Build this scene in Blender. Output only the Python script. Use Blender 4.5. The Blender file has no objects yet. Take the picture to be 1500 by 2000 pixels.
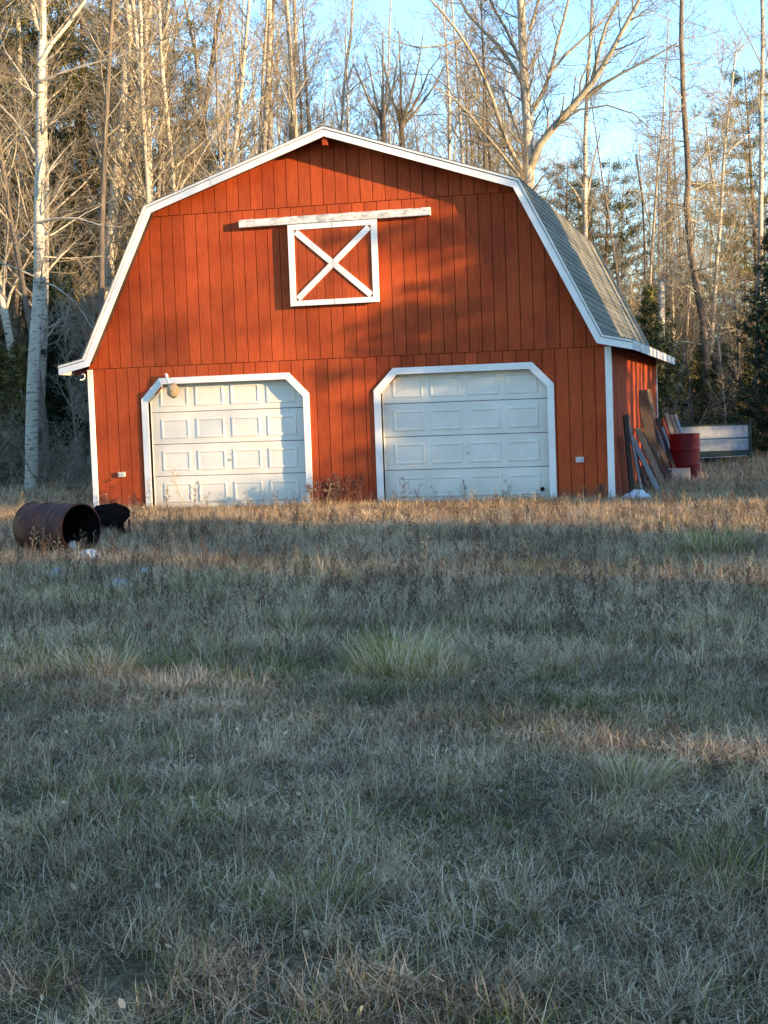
import bpy, math, random
import numpy as np
from mathutils import Vector, Matrix
R = math.radians
rng = random.Random(7)
nr = np.random.RandomState(7)
SC = bpy.context.scene
COL = SC.collection

# ------------------------------------------------------------------ camera
CAM = np.array([10.916, -23.827, 1.507])
yaw, pitch, roll, FPX = -0.24395, -0.0656, -0.03622, 3000.0
FW = np.array([math.sin(yaw)*math.cos(pitch), math.cos(yaw)*math.cos(pitch), math.sin(pitch)])
RT = np.array([math.cos(yaw), -math.sin(yaw), 0.0])
UP = np.cross(RT, FW)
R2 = math.cos(roll)*RT + math.sin(roll)*UP
U2 = -math.sin(roll)*RT + math.cos(roll)*UP
cam = bpy.data.cameras.new('camera')
cam.lens = 54.0; cam.sensor_width = 36.0; cam.clip_end = 3000; cam.clip_start = 0.1
camo = bpy.data.objects.new('camera', cam); COL.objects.link(camo)
m = Matrix(((R2[0], U2[0], -FW[0], CAM[0]), (R2[1], U2[1], -FW[1], CAM[1]), (R2[2], U2[2], -FW[2], CAM[2]), (0, 0, 0, 1)))
camo.matrix_world = m
SC.camera = camo

# ------------------------------------------------------------------ sky, sun, exposure
SUN = np.array([0.934, -0.330, 0.1350]); SUN /= np.linalg.norm(SUN)
SUN_EL = math.asin(SUN[2]); SUN_AZ = math.atan2(SUN[0], SUN[1])
w = bpy.data.worlds.new('World'); SC.world = w; w.use_nodes = True
nt = w.node_tree; bg = nt.nodes['Background']
sky = nt.nodes.new('ShaderNodeTexSky'); sky.sky_type = 'NISHITA'; sky.sun_disc = False
sky.sun_elevation = SUN_EL; sky.sun_rotation = SUN_AZ
sky.air_density = 1.0; sky.dust_density = 0.3; sky.ozone_density = 3.0; sky.altitude = 300
nt.links.new(sky.outputs[0], bg.inputs[0]); bg.inputs[1].default_value = 0.145
sd = bpy.data.lights.new('sun', 'SUN'); sd.energy = 3.2; sd.angle = R(0.5); sd.color = (1.0, 0.66, 0.32)
so = bpy.data.objects.new('sun', sd); COL.objects.link(so)
so.rotation_euler = Vector(SUN).to_track_quat('Z', 'Y').to_euler()
SC.view_settings.view_transform = 'Standard'; SC.view_settings.look = 'None'
SC.view_settings.exposure = 2.33; SC.view_settings.gamma = 1.0
SC.view_settings.use_curve_mapping = False
try:
    SC.cycles.max_bounces = 5; SC.cycles.diffuse_bounces = 3; SC.cycles.transparent_max_bounces = 4
except Exception: pass

def at(px, py, D):
    """point of the place seen at (px, py) of the 1500x2000 photograph, D metres along the view"""
    return CAM + D*(FW + (px-750)/FPX*R2 - (py-1000)/FPX*U2)
def gnd(px, py, z=0.0):
    d = FW + (px-750)/FPX*R2 - (py-1000)/FPX*U2
    return CAM + (z-CAM[2])/d[2]*d

# ------------------------------------------------------------------ materials
def mat(name, build, rough=0.8, spec=0.3):
    M = bpy.data.materials.new(name); M.use_nodes = True
    t = M.node_tree; b = t.nodes['Principled BSDF']
    b.inputs['Roughness'].default_value = rough
    b.inputs['Specular IOR Level'].default_value = spec
    build(t, b)
    return M
def N(t, ty, **k):
    n = t.nodes.new(ty)
    for a, v in k.items(): setattr(n, a, v)
    return n
def noise(t, scale, detail=4, rough=0.55, coord='obj', sc=(1,1,1), loc=None):
    if coord == 'world':
        g = N(t, 'ShaderNodeNewGeometry'); src = g.outputs['Position']
    else:
        g = N(t, 'ShaderNodeTexCoord'); src = g.outputs['Object']
    mp = N(t, 'ShaderNodeMapping'); mp.inputs['Scale'].default_value = sc
    if loc: mp.inputs['Location'].default_value = loc
    t.links.new(src, mp.inputs[0])
    n = N(t, 'ShaderNodeTexNoise'); n.inputs['Scale'].default_value = scale
    n.inputs['Detail'].default_value = detail; n.inputs['Roughness'].default_value = rough
    t.links.new(mp.outputs[0], n.inputs['Vector'])
    return n.outputs['Fac']
def ramp(t, fac, stops, interp='LINEAR'):
    r = N(t, 'ShaderNodeValToRGB'); e = r.color_ramp.elements; r.color_ramp.interpolation = interp
    while len(e) < len(stops): e.new(0.5)
    for i, (p, c) in enumerate(stops):
        e[i].position = p; e[i].color = (c[0], c[1], c[2], 1) if hasattr(c, '__len__') else (c, c, c, 1)
    t.links.new(fac, r.inputs[0]); return r.outputs['Color']
def mix(t, fac, a, b, mode='MIX'):
    n = N(t, 'ShaderNodeMix', data_type='RGBA', blend_type=mode)
    for sock, v in ((n.inputs[0], fac), (n.inputs[6], a), (n.inputs[7], b)):
        if isinstance(v, bpy.types.NodeSocket): t.links.new(v, sock)
        elif isinstance(v, (int, float)): sock.default_value = v
        else: sock.default_value = (v[0], v[1], v[2], 1)
    return n.outputs[2]
def bump(t, b, fac, dist=0.01, strength=0.5):
    n = N(t, 'ShaderNodeBump'); n.inputs['Distance'].default_value = dist; n.inputs['Strength'].default_value = strength
    t.links.new(fac, n.inputs['Height']); t.links.new(n.outputs[0], b.inputs['Normal'])
def objrand(t):
    return N(t, 'ShaderNodeObjectInfo').outputs['Random']

def m_red(t, b):
    n1 = noise(t, 1.1, 6, 0.62, 'world'); n2 = noise(t, 30, 4, 0.7, sc=(1, 1, 0.12)); n3 = noise(t, 5, 5, 0.6, sc=(1, 1, 0.35), loc=(3, 1, 2))
    c = ramp(t, n1, [(0.35, (0.32, 0.050, 0.015)), (0.65, (0.46, 0.082, 0.022))])
    c = mix(t, 0.6, c, ramp(t, n2, [(0.3, 0.62), (0.62, 1.12)]), 'MULTIPLY')
    c = mix(t, ramp(t, n3, [(0.56, 0.0), (0.72, 0.45)]), c, (0.26, 0.05, 0.022))
    rr = objrand(t); c = mix(t, 0.9, c, ramp(t, rr, [(0, 0.84), (1, 1.12)]), 'MULTIPLY')
    sp = N(t, 'ShaderNodeSeparateXYZ'); g = N(t, 'ShaderNodeNewGeometry'); t.links.new(g.outputs['Position'], sp.inputs[0])
    n5 = noise(t, 6, 5, 0.7, 'world'); ad = N(t, 'ShaderNodeMath', operation='MULTIPLY_ADD'); t.links.new(n5, ad.inputs[0]); ad.inputs[1].default_value = 0.7; t.links.new(sp.outputs['Z'], ad.inputs[2])
    c = mix(t, ramp(t, ad.outputs[0], [(0.30, 0.65), (0.62, 0.0)]), c, (0.20, 0.10, 0.06))
    n6 = noise(t, 45, 2, 0.5, 'world'); c = mix(t, ramp(t, n6, [(0.70, 0), (0.74, 0.55)]), c, (0.10, 0.03, 0.02))
    t.links.new(c, b.inputs['Base Color']); bump(t, b, n2, 0.004, 0.6)
def m_redback(t, b): b.inputs['Base Color'].default_value = (0.16, 0.03, 0.015, 1)
def m_white(t, b):
    n1 = noise(t, 3, 5, 0.6); n2 = noise(t, 24, 5, 0.7, sc=(0.25, 1, 1)); n3 = noise(t, 9, 4, 0.65, loc=(5, 2, 1))
    c = ramp(t, n1, [(0.3, (0.74, 0.73, 0.69)), (0.65, (0.84, 0.83, 0.80))])
    c = mix(t, ramp(t, n2, [(0.55, 0.0), (0.75, 0.35)]), c, (0.55, 0.54, 0.50))
    c = mix(t, ramp(t, n3, [(0.68, 0.0), (0.76, 0.55)]), c, (0.36, 0.33, 0.29))
    t.links.new(c, b.inputs['Base Color']); bump(t, b, n2, 0.003, 0.4)
def m_eave(t, b):
    n1 = noise(t, 6, 5, 0.7, sc=(1, 0.6, 2)); n2 = noise(t, 40, 3, 0.7, sc=(1, 1, 0.2))
    c = ramp(t, n1, [(0.38, (0.36, 0.36, 0.34)), (0.5, (0.6, 0.6, 0.57)), (0.62, (0.74, 0.73, 0.7))])
    c = mix(t, ramp(t, n2, [(0.56, 0.0), (0.72, 0.5)]), c, (0.3, 0.29, 0.27))
    t.links.new(c, b.inputs['Base Color']); bump(t, b, n1, 0.004, 0.5)
def m_door(t, b):
    n1 = noise(t, 2.2, 5, 0.6); n2 = noise(t, 70, 3, 0.6, sc=(0.08, 1, 1)); n3 = noise(t, 2.0, 5, 0.7, sc=(3, 1, 0.6))
    c = ramp(t, n1, [(0.3, (0.64, 0.62, 0.55)), (0.65, (0.75, 0.73, 0.65))])
    c = mix(t, ramp(t, n3, [(0.5, 0.0), (0.8, 0.35)]), c, (0.55, 0.53, 0.47))
    sp = N(t, 'ShaderNodeSeparateXYZ'); g = N(t, 'ShaderNodeNewGeometry'); t.links.new(g.outputs['Position'], sp.inputs[0])
    mud = ramp(t, sp.outputs['Z'], [(0.0, 0.55), (0.35, 0.0)])
    c = mix(t, mud, c, (0.42, 0.38, 0.31))
    t.links.new(c, b.inputs['Base Color']); bump(t, b, n2, 0.002, 0.3)
def m_shingle(t, b):
    n1 = noise(t, 90, 3, 0.8); n2 = noise(t, 3.5, 4, 0.6); n3 = noise(t, 1.1, 4, 0.6, sc=(1, 1, 0.2))
    c = ramp(t, n1, [(0.3, (0.11, 0.108, 0.085)), (0.7, (0.31, 0.30, 0.24))])
    c = mix(t, ramp(t, n2, [(0.4, 0.0), (0.7, 0.5)]), c, (0.13, 0.135, 0.125))
    c = mix(t, ramp(t, n3, [(0.5, 0.0), (0.7, 0.45)]), c, (0.10, 0.11, 0.06))
    c = mix(t, 0.9, c, ramp(t, objrand(t), [(0, 0.75), (1, 1.15)]), 'MULTIPLY')
    t.links.new(c, b.inputs['Base Color']); bump(t, b, n1, 0.003, 0.7)
def flat(c, var=0.25, s=14, bd=0.0):
    def f(t, b):
        n1 = noise(t, s, 5, 0.65)
        k = [tuple(x*(1-var) for x in c), tuple(min(1, x*(1+var)) for x in c)]
        t.links.new(ramp(t, n1, [(0.32, k[0]), (0.68, k[1])]), b.inputs['Base Color'])
        if bd: bump(t, b, n1, bd, 0.6)
    return f
def wood(c, c2):
    def f(t, b):
        n1 = noise(t, 12, 5, 0.7, sc=(3, 3, 0.35)); n2 = noise(t, 2.5, 4, 0.6)
        a = ramp(t, n1, [(0.3, c2), (0.68, c)])
        a = mix(t, ramp(t, n2, [(0.5, 0), (0.75, 0.6)]), a, tuple(x*0.45 for x in c))
        t.links.new(a, b.inputs['Base Color']); bump(t, b, n1, 0.004, 0.7)
    return f
def m_birch(dark, pale, tan):
    def f(t, b):
        n1 = noise(t, 7, 4, 0.65, sc=(0.6, 0.6, 3.6)); n2 = noise(t, 1.6, 4, 0.6, sc=(1, 1, 0.5)); n3 = noise(t, 30, 3, 0.7, sc=(0.3, 0.3, 1.6))
        c = ramp(t, n2, [(0.3, tan), (0.62, pale)])
        c = mix(t, ramp(t, n1, [(0.565, 0.0), (0.62, 0.9)]), c, dark)
        c = mix(t, ramp(t, n3, [(0.60, 0.0), (0.7, 0.7)]), c, dark)
        c = mix(t, 0.8, c, ramp(t, objrand(t), [(0, 0.72), (1, 1.1)]), 'MULTIPLY')
        t.links.new(c, b.inputs['Base Color']); bump(t, b, n1, 0.01, 0.5)
    return f
def bark(a, c):
    def f(t, b):
        n1 = noise(t, 9, 5, 0.7, sc=(2.2, 2.2, 0.4)); n2 = noise(t, 1.1, 3)
        x = ramp(t, n1, [(0.3, a), (0.7, c)])
        x = mix(t, 0.8, x, ramp(t, n2, [(0.3, 0.75), (0.7, 1.2)]), 'MULTIPLY')
        x = mix(t, 0.8, x, ramp(t, objrand(t), [(0, 0.7), (1, 1.2)]), 'MULTIPLY')
        t.links.new(x, b.inputs['Base Color']); bump(t, b, n1, 0.02, 0.6)
    return f
def twigs(a, c):
    def f(t, b):
        n1 = noise(t, 1.3, 3)
        x = ramp(t, n1, [(0.35, a), (0.65, c)])
        x = mix(t, 0.8, x, ramp(t, objrand(t), [(0, 0.75), (1, 1.2)]), 'MULTIPLY')
        t.links.new(x, b.inputs['Base Color'])
    return f
def leafm(cs, tr=0.25):
    def f(t, b):
        at_ = N(t, 'ShaderNodeAttribute', attribute_name='rnd')
        x = ramp(t, at_.outputs['Fac'], [(i/(len(cs)-1), c) for i, c in enumerate(cs)])
        x = mix(t, 0.7, x, ramp(t, objrand(t), [(0, 0.75), (1, 1.2)]), 'MULTIPLY')
        t.links.new(x, b.inputs['Base Color'])
    return f
def m_grass(t, b):
    a = N(t, 'ShaderNodeAttribute', attribute_name='rnd').outputs['Fac']
    dry = ramp(t, a, [(0.0, (0.06, 0.040, 0.022)), (0.2, (0.25, 0.16, 0.09)), (0.4, (0.62, 0.43, 0.26)), (0.7, (0.84, 0.62, 0.40)), (1.0, (0.93, 0.77, 0.55))])
    grn = ramp(t, a, [(0.0, (0.05, 0.06, 0.018)), (0.4, (0.20, 0.22, 0.06)), (0.75, (0.36, 0.36, 0.11)), (1.0, (0.58, 0.54, 0.22))])
    g1 = noise(t, 0.55, 4, 0.6, 'world'); g2 = noise(t, 2.6, 3, 0.6, 'world', loc=(7, 3, 1)); v = noise(t, 1.1, 3, 0.6, 'world', loc=(1, 9, 4))
    sp = N(t, 'ShaderNodeSeparateXYZ'); g = N(t, 'ShaderNodeNewGeometry'); t.links.new(g.outputs['Position'], sp.inputs[0])
    yy = N(t, 'ShaderNodeMapRange'); yy.inputs['From Min'].default_value = -15.0; yy.inputs['From Max'].default_value = -8.0
    yy.inputs['To Min'].default_value = 0.55; yy.inputs['To Max'].default_value = 0.62
    t.links.new(sp.outputs['Y'], yy.inputs['Value'])
    s = N(t, 'ShaderNodeMath', operation='ADD'); t.links.new(g1, s.inputs[0]); t.links.new(g2, s.inputs[1])
    s2 = N(t, 'ShaderNodeMath', operation='MULTIPLY'); s2.inputs[1].default_value = 0.5; t.links.new(s.outputs[0], s2.inputs[0])
    kd = N(t, 'ShaderNodeAttribute', attribute_name='kind').outputs['Fac']
    # blade kind (0..1) against local greenness
    s3 = N(t, 'ShaderNodeMath', operation='SUBTRACT'); t.links.new(s2.outputs[0], s3.inputs[0]); t.links.new(yy.outputs[0], s3.inputs[1])
    s4 = N(t, 'ShaderNodeMath', operation='MULTIPLY_ADD'); s4.inputs[1].default_value = 3.6; t.links.new(s3.outputs[0], s4.inputs[0]); s4.inputs[2].default_value = 0.42
    s5 = N(t, 'ShaderNodeMath', operation='LESS_THAN'); t.links.new(kd, s5.inputs[0]); t.links.new(s4.outputs[0], s5.inputs[1])
    c = mix(t, s5.outputs[0], dry, grn)
    c = mix(t, 0.9, c, ramp(t, v, [(0.34, 0.55), (0.6, 1.12)]), 'MULTIPLY')
    t.links.new(c, b.inputs['Base Color'])
    tr = N(t, 'ShaderNodeBsdfTranslucent'); t.links.new(c, tr.inputs['Color'])
    ms = N(t, 'ShaderNodeMixShader'); ms.inputs[0].default_value = 0.4
    out = t.nodes['Material Output']
    t.links.new(b.outputs[0], ms.inputs[1]); t.links.new(tr.outputs[0], ms.inputs[2]); t.links.new(ms.outputs[0], out.inputs[0])
def m_ground(t, b):
    n1 = noise(t, 3, 6, 0.7, 'world'); n2 = noise(t, 0.4, 4, 0.6, 'world', loc=(3, 3, 0)); n3 = noise(t, 28, 5, 0.75, 'world')
    c = ramp(t, n3, [(0.3, (0.05, 0.035, 0.022)), (0.5, (0.15, 0.105, 0.06)), (0.7, (0.32, 0.24, 0.14))])
    c = mix(t, ramp(t, n1, [(0.45, 0), (0.65, 0.6)]), c, (0.045, 0.055, 0.022))
    c = mix(t, ramp(t, n2, [(0.45, 0), (0.65, 0.5)]), c, (0.12, 0.085, 0.05))
    t.links.new(c, b.inputs['Base Color']); bump(t, b, n3, 0.03, 0.8)
def m_rust(t, b):
    n1 = noise(t, 5, 6, 0.7); n2 = noise(t, 22, 4, 0.7); n3 = noise(t, 3, 3, 0.6, sc=(0.3, 1, 1), loc=(4, 0, 2))
    c = ramp(t, n1, [(0.32, (0.035, 0.012, 0.010)), (0.55, (0.085, 0.024, 0.016)), (0.72, (0.14, 0.05, 0.022))])
    c = mix(t, ramp(t, n2, [(0.55, 0), (0.72, 0.5)]), c, (0.05, 0.02, 0.015))
    c = mix(t, ramp(t, n3, [(0.6, 0), (0.7, 0.4)]), c, (0.22, 0.13, 0.05))
    t.links.new(c, b.inputs['Base Color']); bump(t, b, n2, 0.004, 0.6)
def m_drum(t, b):
    n1 = noise(t, 6, 5, 0.7); n2 = noise(t, 30, 3, 0.7)
    c = ramp(t, n1, [(0.3, (0.10, 0.004, 0.008)), (0.7, (0.17, 0.006, 0.010))])
    c = mix(t, ramp(t, n2, [(0.64, 0), (0.7, 0.6)]), c, (0.13, 0.05, 0.03))
    t.links.new(c, b.inputs['Base Color'])

M = {}
M['red'] = mat('red_stain', m_red, 0.85, 0.2); M['redback'] = mat('red_backing', m_redback, 0.9, 0.1)
M['white'] = mat('white_paint', m_white, 0.55, 0.35); M['eave'] = mat('weathered_white_paint', m_eave, 0.7)
M['door'] = mat('door_enamel', m_door, 0.42, 0.45); M['shingle'] = mat('asphalt_shingle', m_shingle, 0.9, 0.2)
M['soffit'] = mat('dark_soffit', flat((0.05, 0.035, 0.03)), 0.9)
M['steel'] = mat('galvanised_steel', flat((0.35, 0.35, 0.34)), 0.45); M['black'] = mat('black_rubber', flat((0.012, 0.012, 0.014)), 0.6)
M['outlet'] = mat('outlet_plastic', flat((0.62, 0.61, 0.57), 0.1), 0.4)
M['nest'] = mat('paper_nest', flat((0.40, 0.30, 0.18), 0.5, 40, 0.01), 0.95)
M['birch'] = mat('birch_bark', m_birch((0.045, 0.038, 0.032), (0.57, 0.54, 0.46), (0.38, 0.335, 0.25)), 0.8)
M['birchdim'] = mat('aspen_bark', m_birch((0.06, 0.05, 0.04), (0.46, 0.42, 0.34), (0.29, 0.25, 0.19)), 0.85)
M['bark'] = mat('grey_brown_bark', bark((0.09, 0.072, 0.055), (0.25, 0.205, 0.16)), 0.9)
M['maple'] = mat('pale_grey_bark', bark((0.15, 0.13, 0.10), (0.58, 0.54, 0.45)), 0.9)
M['pinebark'] = mat('pine_bark', bark((0.07, 0.045, 0.03), (0.2, 0.13, 0.085)), 0.9)
M['limb'] = mat('limb_bark', bark((0.20, 0.175, 0.125), (0.44, 0.41, 0.31)), 0.85)
M['twig'] = mat('twig_bark', twigs((0.15, 0.125, 0.095), (0.31, 0.275, 0.20)), 0.8)
M['needle'] = mat('pine_needles', leafm([(0.03, 0.045, 0.014), (0.065, 0.085, 0.024), (0.12, 0.125, 0.04), (0.22, 0.17, 0.06)]), 0.7)
M['needledark'] = mat('spruce_needles', leafm([(0.01, 0.022, 0.012), (0.02, 0.042, 0.020), (0.04, 0.07, 0.03)]), 0.7)
M['needlegold'] = mat('olive_needles', leafm([(0.06, 0.07, 0.02), (0.12, 0.115, 0.035), (0.20, 0.165, 0.055)]), 0.7)
M['grass'] = mat('field_grass', m_grass, 0.9, 0.04); M['ground'] = mat('soil_and_litter', m_ground, 0.95, 0.1)
M['rust'] = mat('rusty_steel', m_rust, 0.75, 0.3); M['drum'] = mat('red_enamel', m_drum, 0.6, 0.3)
M['blackin'] = mat('black_steel', flat((0.006, 0.005, 0.005), 0.4), 0.95, 0.05)  # near-black steel for the barrel lining and the crumpled shell
M['weedd'] = mat('dead_stalk', leafm([(0.055, 0.035, 0.025), (0.12, 0.075, 0.045), (0.20, 0.13, 0.08)]), 0.85)
M['weedr'] = mat('russet_stalk', leafm([(0.10, 0.035, 0.03), (0.19, 0.07, 0.05), (0.28, 0.14, 0.09)]), 0.85)
M['weedg'] = mat('straw_stalk', leafm([(0.30, 0.22, 0.12), (0.45, 0.36, 0.21), (0.62, 0.52, 0.33)]), 0.85)
M['wdark'] = mat('dark_old_wood', wood((0.075, 0.06, 0.05), (0.03, 0.024, 0.02)), 0.9)
M['wgrey'] = mat('silvered_wood', wood((0.36, 0.37, 0.36), (0.20, 0.20, 0.195)), 0.85)
M['wtan'] = mat('tan_old_wood', wood((0.36, 0.28, 0.18), (0.17, 0.125, 0.08)), 0.85)
M['wred'] = mat('red_stained_wood', wood((0.28, 0.075, 0.035), (0.12, 0.035, 0.02)), 0.85)
M['trailer'] = mat('flaking_pale_paint', lambda t, b: (lambda n1, n2: t.links.new(mix(t, ramp(t, n2, [(0.5, 0), (0.62, 0.75)]), ramp(t, n1, [(0.3, (0.32, 0.36, 0.39)), (0.7, (0.46, 0.50, 0.54))]), (0.24, 0.26, 0.26)), b.inputs['Base Color']))(noise(t, 3, 4), noise(t, 7, 6, 0.75)), 0.8)
M['tgreen'] = mat('dark_green_frame', flat((0.035, 0.06, 0.05)), 0.7)
M['plastic'] = mat('white_scrap', flat((0.62, 0.64, 0.66), 0.2, 20), 0.5)
M['bluewhite'] = mat('pale_blue_bag', flat((0.40, 0.44, 0.46), 0.3, 20), 0.6)
M['greystone'] = mat('dull_grey_rag', flat((0.36, 0.34, 0.32), 0.3, 20), 0.8)

# ------------------------------------------------------------------ mesh helpers
def link(o, parent=None):
    COL.objects.link(o)
    if parent is not None: o.parent = parent
    return o
def tag(o, label=None, cat=None, group=None, kind=None):
    if label: o['label'] = label
    if cat: o['category'] = cat
    if group: o['group'] = group
    if kind: o['kind'] = kind
    return o
def empty(name, loc=(0, 0, 0), rz=0):
    o = bpy.data.objects.new(name, None); o.empty_display_size = 0.2
    o.location = loc; o.rotation_euler = (0, 0, rz); return link(o)
def np_mesh(name, V, faces, mats, attrs=None, smooth=False):
    """faces: list of (array (n,k), material index)"""
    me = bpy.data.meshes.new(name)
    V = np.asarray(V, dtype=np.float32)
    me.vertices.add(len(V)); me.vertices.foreach_set('co', V.ravel())
    li, ls, mi, tot = [], [], [], 0
    for F_, k in faces:
        F_ = np.asarray(F_, dtype=np.int32)
        if len(F_) == 0: continue
        n, c = F_.shape
        li.append(F_.ravel()); ls.append(np.arange(n, dtype=np.int32)*c + tot); mi.append(np.full(n, k, dtype=np.int32)); tot += n*c
    li = np.concatenate(li); ls = np.concatenate(ls); mi = np.concatenate(mi)
    me.loops.add(len(li)); me.loops.foreach_set('vertex_index', li)
    me.polygons.add(len(ls)); me.polygons.foreach_set('loop_start', ls)
    me.polygons.foreach_set('material_index', mi)
    if smooth: me.polygons.foreach_set('use_smooth', np.ones(len(ls), dtype=bool))
    for mm in mats: me.materials.append(mm)
    if attrs:
        for an, av in attrs.items():
            a = me.attributes.new(an, 'FLOAT', 'POINT'); a.data.foreach_set('value', np.asarray(av, dtype=np.float32))
    me.update(calc_edges=True); me.validate(verbose=False)
    return me
def mobj(name, me, parent=None):
    return link(bpy.data.objects.new(name, me), parent)
class MB:
    """collects boxes, prisms and tubes for one mesh"""
    def __init__(s): s.v = []; s.f = []
    def poly(s, vs, fs):
        k = len(s.v); s.v += [tuple(map(float, q)) for q in vs]; s.f += [tuple(i+k for i in f) for f in fs]
    def box(s, x0, x1, y0, y1, z0, z1):
        s.poly([(x0,y0,z0),(x1,y0,z0),(x1,y1,z0),(x0,y1,z0),(x0,y0,z1),(x1,y0,z1),(x1,y1,z1),(x0,y1,z1)],
               [(0,3,2,1),(4,5,6,7),(0,1,5,4),(1,2,6,5),(2,3,7,6),(3,0,4,7)])
    def prism_xz(s, pts, y0, y1):
        n = len(pts)
        s.poly([(x, y0, z) for x, z in pts]+[(x, y1, z) for x, z in pts],
               [tuple(range(n)), tuple(range(2*n-1, n-1, -1))]+[(i, i+n, (i+1) % n+n, (i+1) % n) for i in range(n)])
    def prism_yz(s, pts, x0, x1):
        n = len(pts)
        s.poly([(x0, y, z) for y, z in pts]+[(x1, y, z) for y, z in pts],
               [tuple(range(n)), tuple(range(2*n-1, n-1, -1))]+[(i, i+n, (i+1) % n+n, (i+1) % n) for i in range(n)])
    def beam(s, a, b, wd, th, up=(0, 0, 1)):
        a = Vector(a); b = Vector(b); d = (b-a).normalized(); u = Vector(up)
        sx = d.cross(u).normalized(); sy = sx.cross(d).normalized()
        vs = []
        for q in (a, b):
            for i, j in ((-1,-1),(1,-1),(1,1),(-1,1)): vs.append(q+sx*(i*wd/2)+sy*(j*th/2))
        s.poly(vs, [(3,2,1,0),(4,5,6,7),(0,1,5,4),(1,2,6,5),(2,3,7,6),(3,0,4,7)])
    def tube(s, pts, rad, n=8, cap=True):
        k = []
        P = [Vector(p) for p in pts]
        vs = []
        for i, p in enumerate(P):
            d = (P[min(i+1, len(P)-1)]-P[max(i-1, 0)]).normalized()
            u = Vector((0, 0, 1)) if abs(d.z) < 0.9 else Vector((1, 0, 0))
            a = d.cross(u).normalized(); c = a.cross(d)
            r = rad[i] if hasattr(rad, '__len__') else rad
            for j in range(n):
                t = 2*math.pi*j/n; vs.append(p+a*(math.cos(t)*r)+c*(math.sin(t)*r))
        fs = [(i*n+j, i*n+(j+1) % n, (i+1)*n+(j+1) % n, (i+1)*n+j) for i in range(len(P)-1) for j in range(n)]
        if cap: fs += [tuple(range(n-1, -1, -1)), tuple((len(P)-1)*n+j for j in range(n))]
        s.poly(vs, fs)
    def build(s, name, material, parent=None, smooth=False, bevel=0):
        me = bpy.data.meshes.new(name); me.from_pydata(s.v, [], s.f); me.materials.append(material)
        me.validate(); me.update()
        if smooth:
            for p in me.polygons: p.use_smooth = True
        o = mobj(name, me, parent)
        if bevel:
            b = o.modifiers.new('bevel', 'BEVEL'); b.width = bevel; b.segments = 1
        return o

# ================================================================== GROUND
def hz(x, y):
    return (0.03*np.sin(x*0.9+1.3)*np.sin(y*0.7) + 0.02*np.sin(x*2.3+y*1.7)) * np.clip((-y-0.6)/2.0, 0, 1) * np.clip((40-abs(y))/10, 0, 1)
gx = np.concatenate([[-900, -400, -200, -120, -80], np.arange(-60, 61, 0.6), [80, 120, 200, 400, 900]])
gy = np.concatenate([[-900, -400, -200, -100, -60], np.arange(-40, 61, 0.6), [80, 120, 200, 400, 1200]])
GX, GY = np.meshgrid(gx, gy)
GZ = hz(GX, GY)
V = np.stack([GX, GY, GZ], -1).reshape(-1, 3)
ny, nx = GX.shape
I = np.arange(ny*nx).reshape(ny, nx)
Fq = np.stack([I[:-1, :-1], I[:-1, 1:], I[1:, 1:], I[1:, :-1]], -1).reshape(-1, 4)
tag(mobj('ground', np_mesh('ground', V, [(Fq, 0)], [M['ground']], smooth=True)), kind='structure')

# ================================================================== BARN
W = 8.645; MID = W/2; LB = 10.49; OH = 0.333
PROF = [(MID-4.698, 2.4425), (MID-4.26, 2.54), (MID-3.058, 4.95), (MID, 5.98), (MID+3.058, 4.95), (MID+4.26, 2.54), (MID+4.698, 2.4425)]
def ztop(x, off=0.0):
    for (xa, za), (xb, zb) in zip(PROF, PROF[1:]):
        if xa <= x <= xb: return za+(zb-za)*(x-xa)/(xb-xa) - off
    return 2.44-off
barn = empty('barn', (0, 0, 0)); tag(barn, 'red gambrel roofed barn garage with white trim and two white overhead doors', 'barn')
DOORS = [dict(x0=1.03, x1=3.712), dict(x0=5.0, x1=7.665)]
DT, DCX, DCZ = 2.075, 0.275, 0.285            # opening top, clipped corner
def opening(d):   # outline of opening, bottom left, clockwise
    return [(d['x0'], DT-DCZ), (d['x0']+DCX, DT), (d['x1']-DCX, DT), (d['x1'], DT-DCZ)]
def open_top(x):
    for d in DOORS:
        if d['x0'] <= x <= d['x1']:
            o = opening(d)
            for (xa, za), (xb, zb) in zip(o, o[1:]):
                if xa-1e-9 <= x <= xb+1e-9: return za+(zb-za)*(x-xa)/(xb-xa)
    return None
BRK = sorted([p[0] for p in PROF]+[p[0] for d in DOORS for p in opening(d)])
def strip(mb, xa, xb, z0, z1, y0, y1, roofoff=0.07, doors=True):
    """one vertical piece of front wall, cut by the roof line and the door openings"""
    xs = [xa]+[b for b in BRK if xa+1e-4 < b < xb-1e-4]+[xb]
    for a, b in zip(xs, xs[1:]):
        e = 1e-5
        la = open_top(a+e) if doors else None; lb = open_top(b-e) if doors else None
        ba = max(z0, la) if la is not None else z0; bb = max(z0, lb) if lb is not None else z0
        ta = min(z1, ztop(a+e, roofoff)); tb = min(z1, ztop(b-e, roofoff))
        if ta-ba < 0.004 and tb-bb < 0.004: continue
        ta = max(ta, ba+0.001); tb = max(tb, bb+0.001)
        mb.prism_xz([(a, ba), (b, bb), (b, tb), (a, ta)], y0, y1)
ZJ1, ZJ2 = 2.375, 4.815
fw = MB(); strip(fw, 0.0, W, 0.0, 6.2, 0.018, 0.10)
front = fw.build('front_wall', M['redback'], barn)
G = 0.2032
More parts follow.
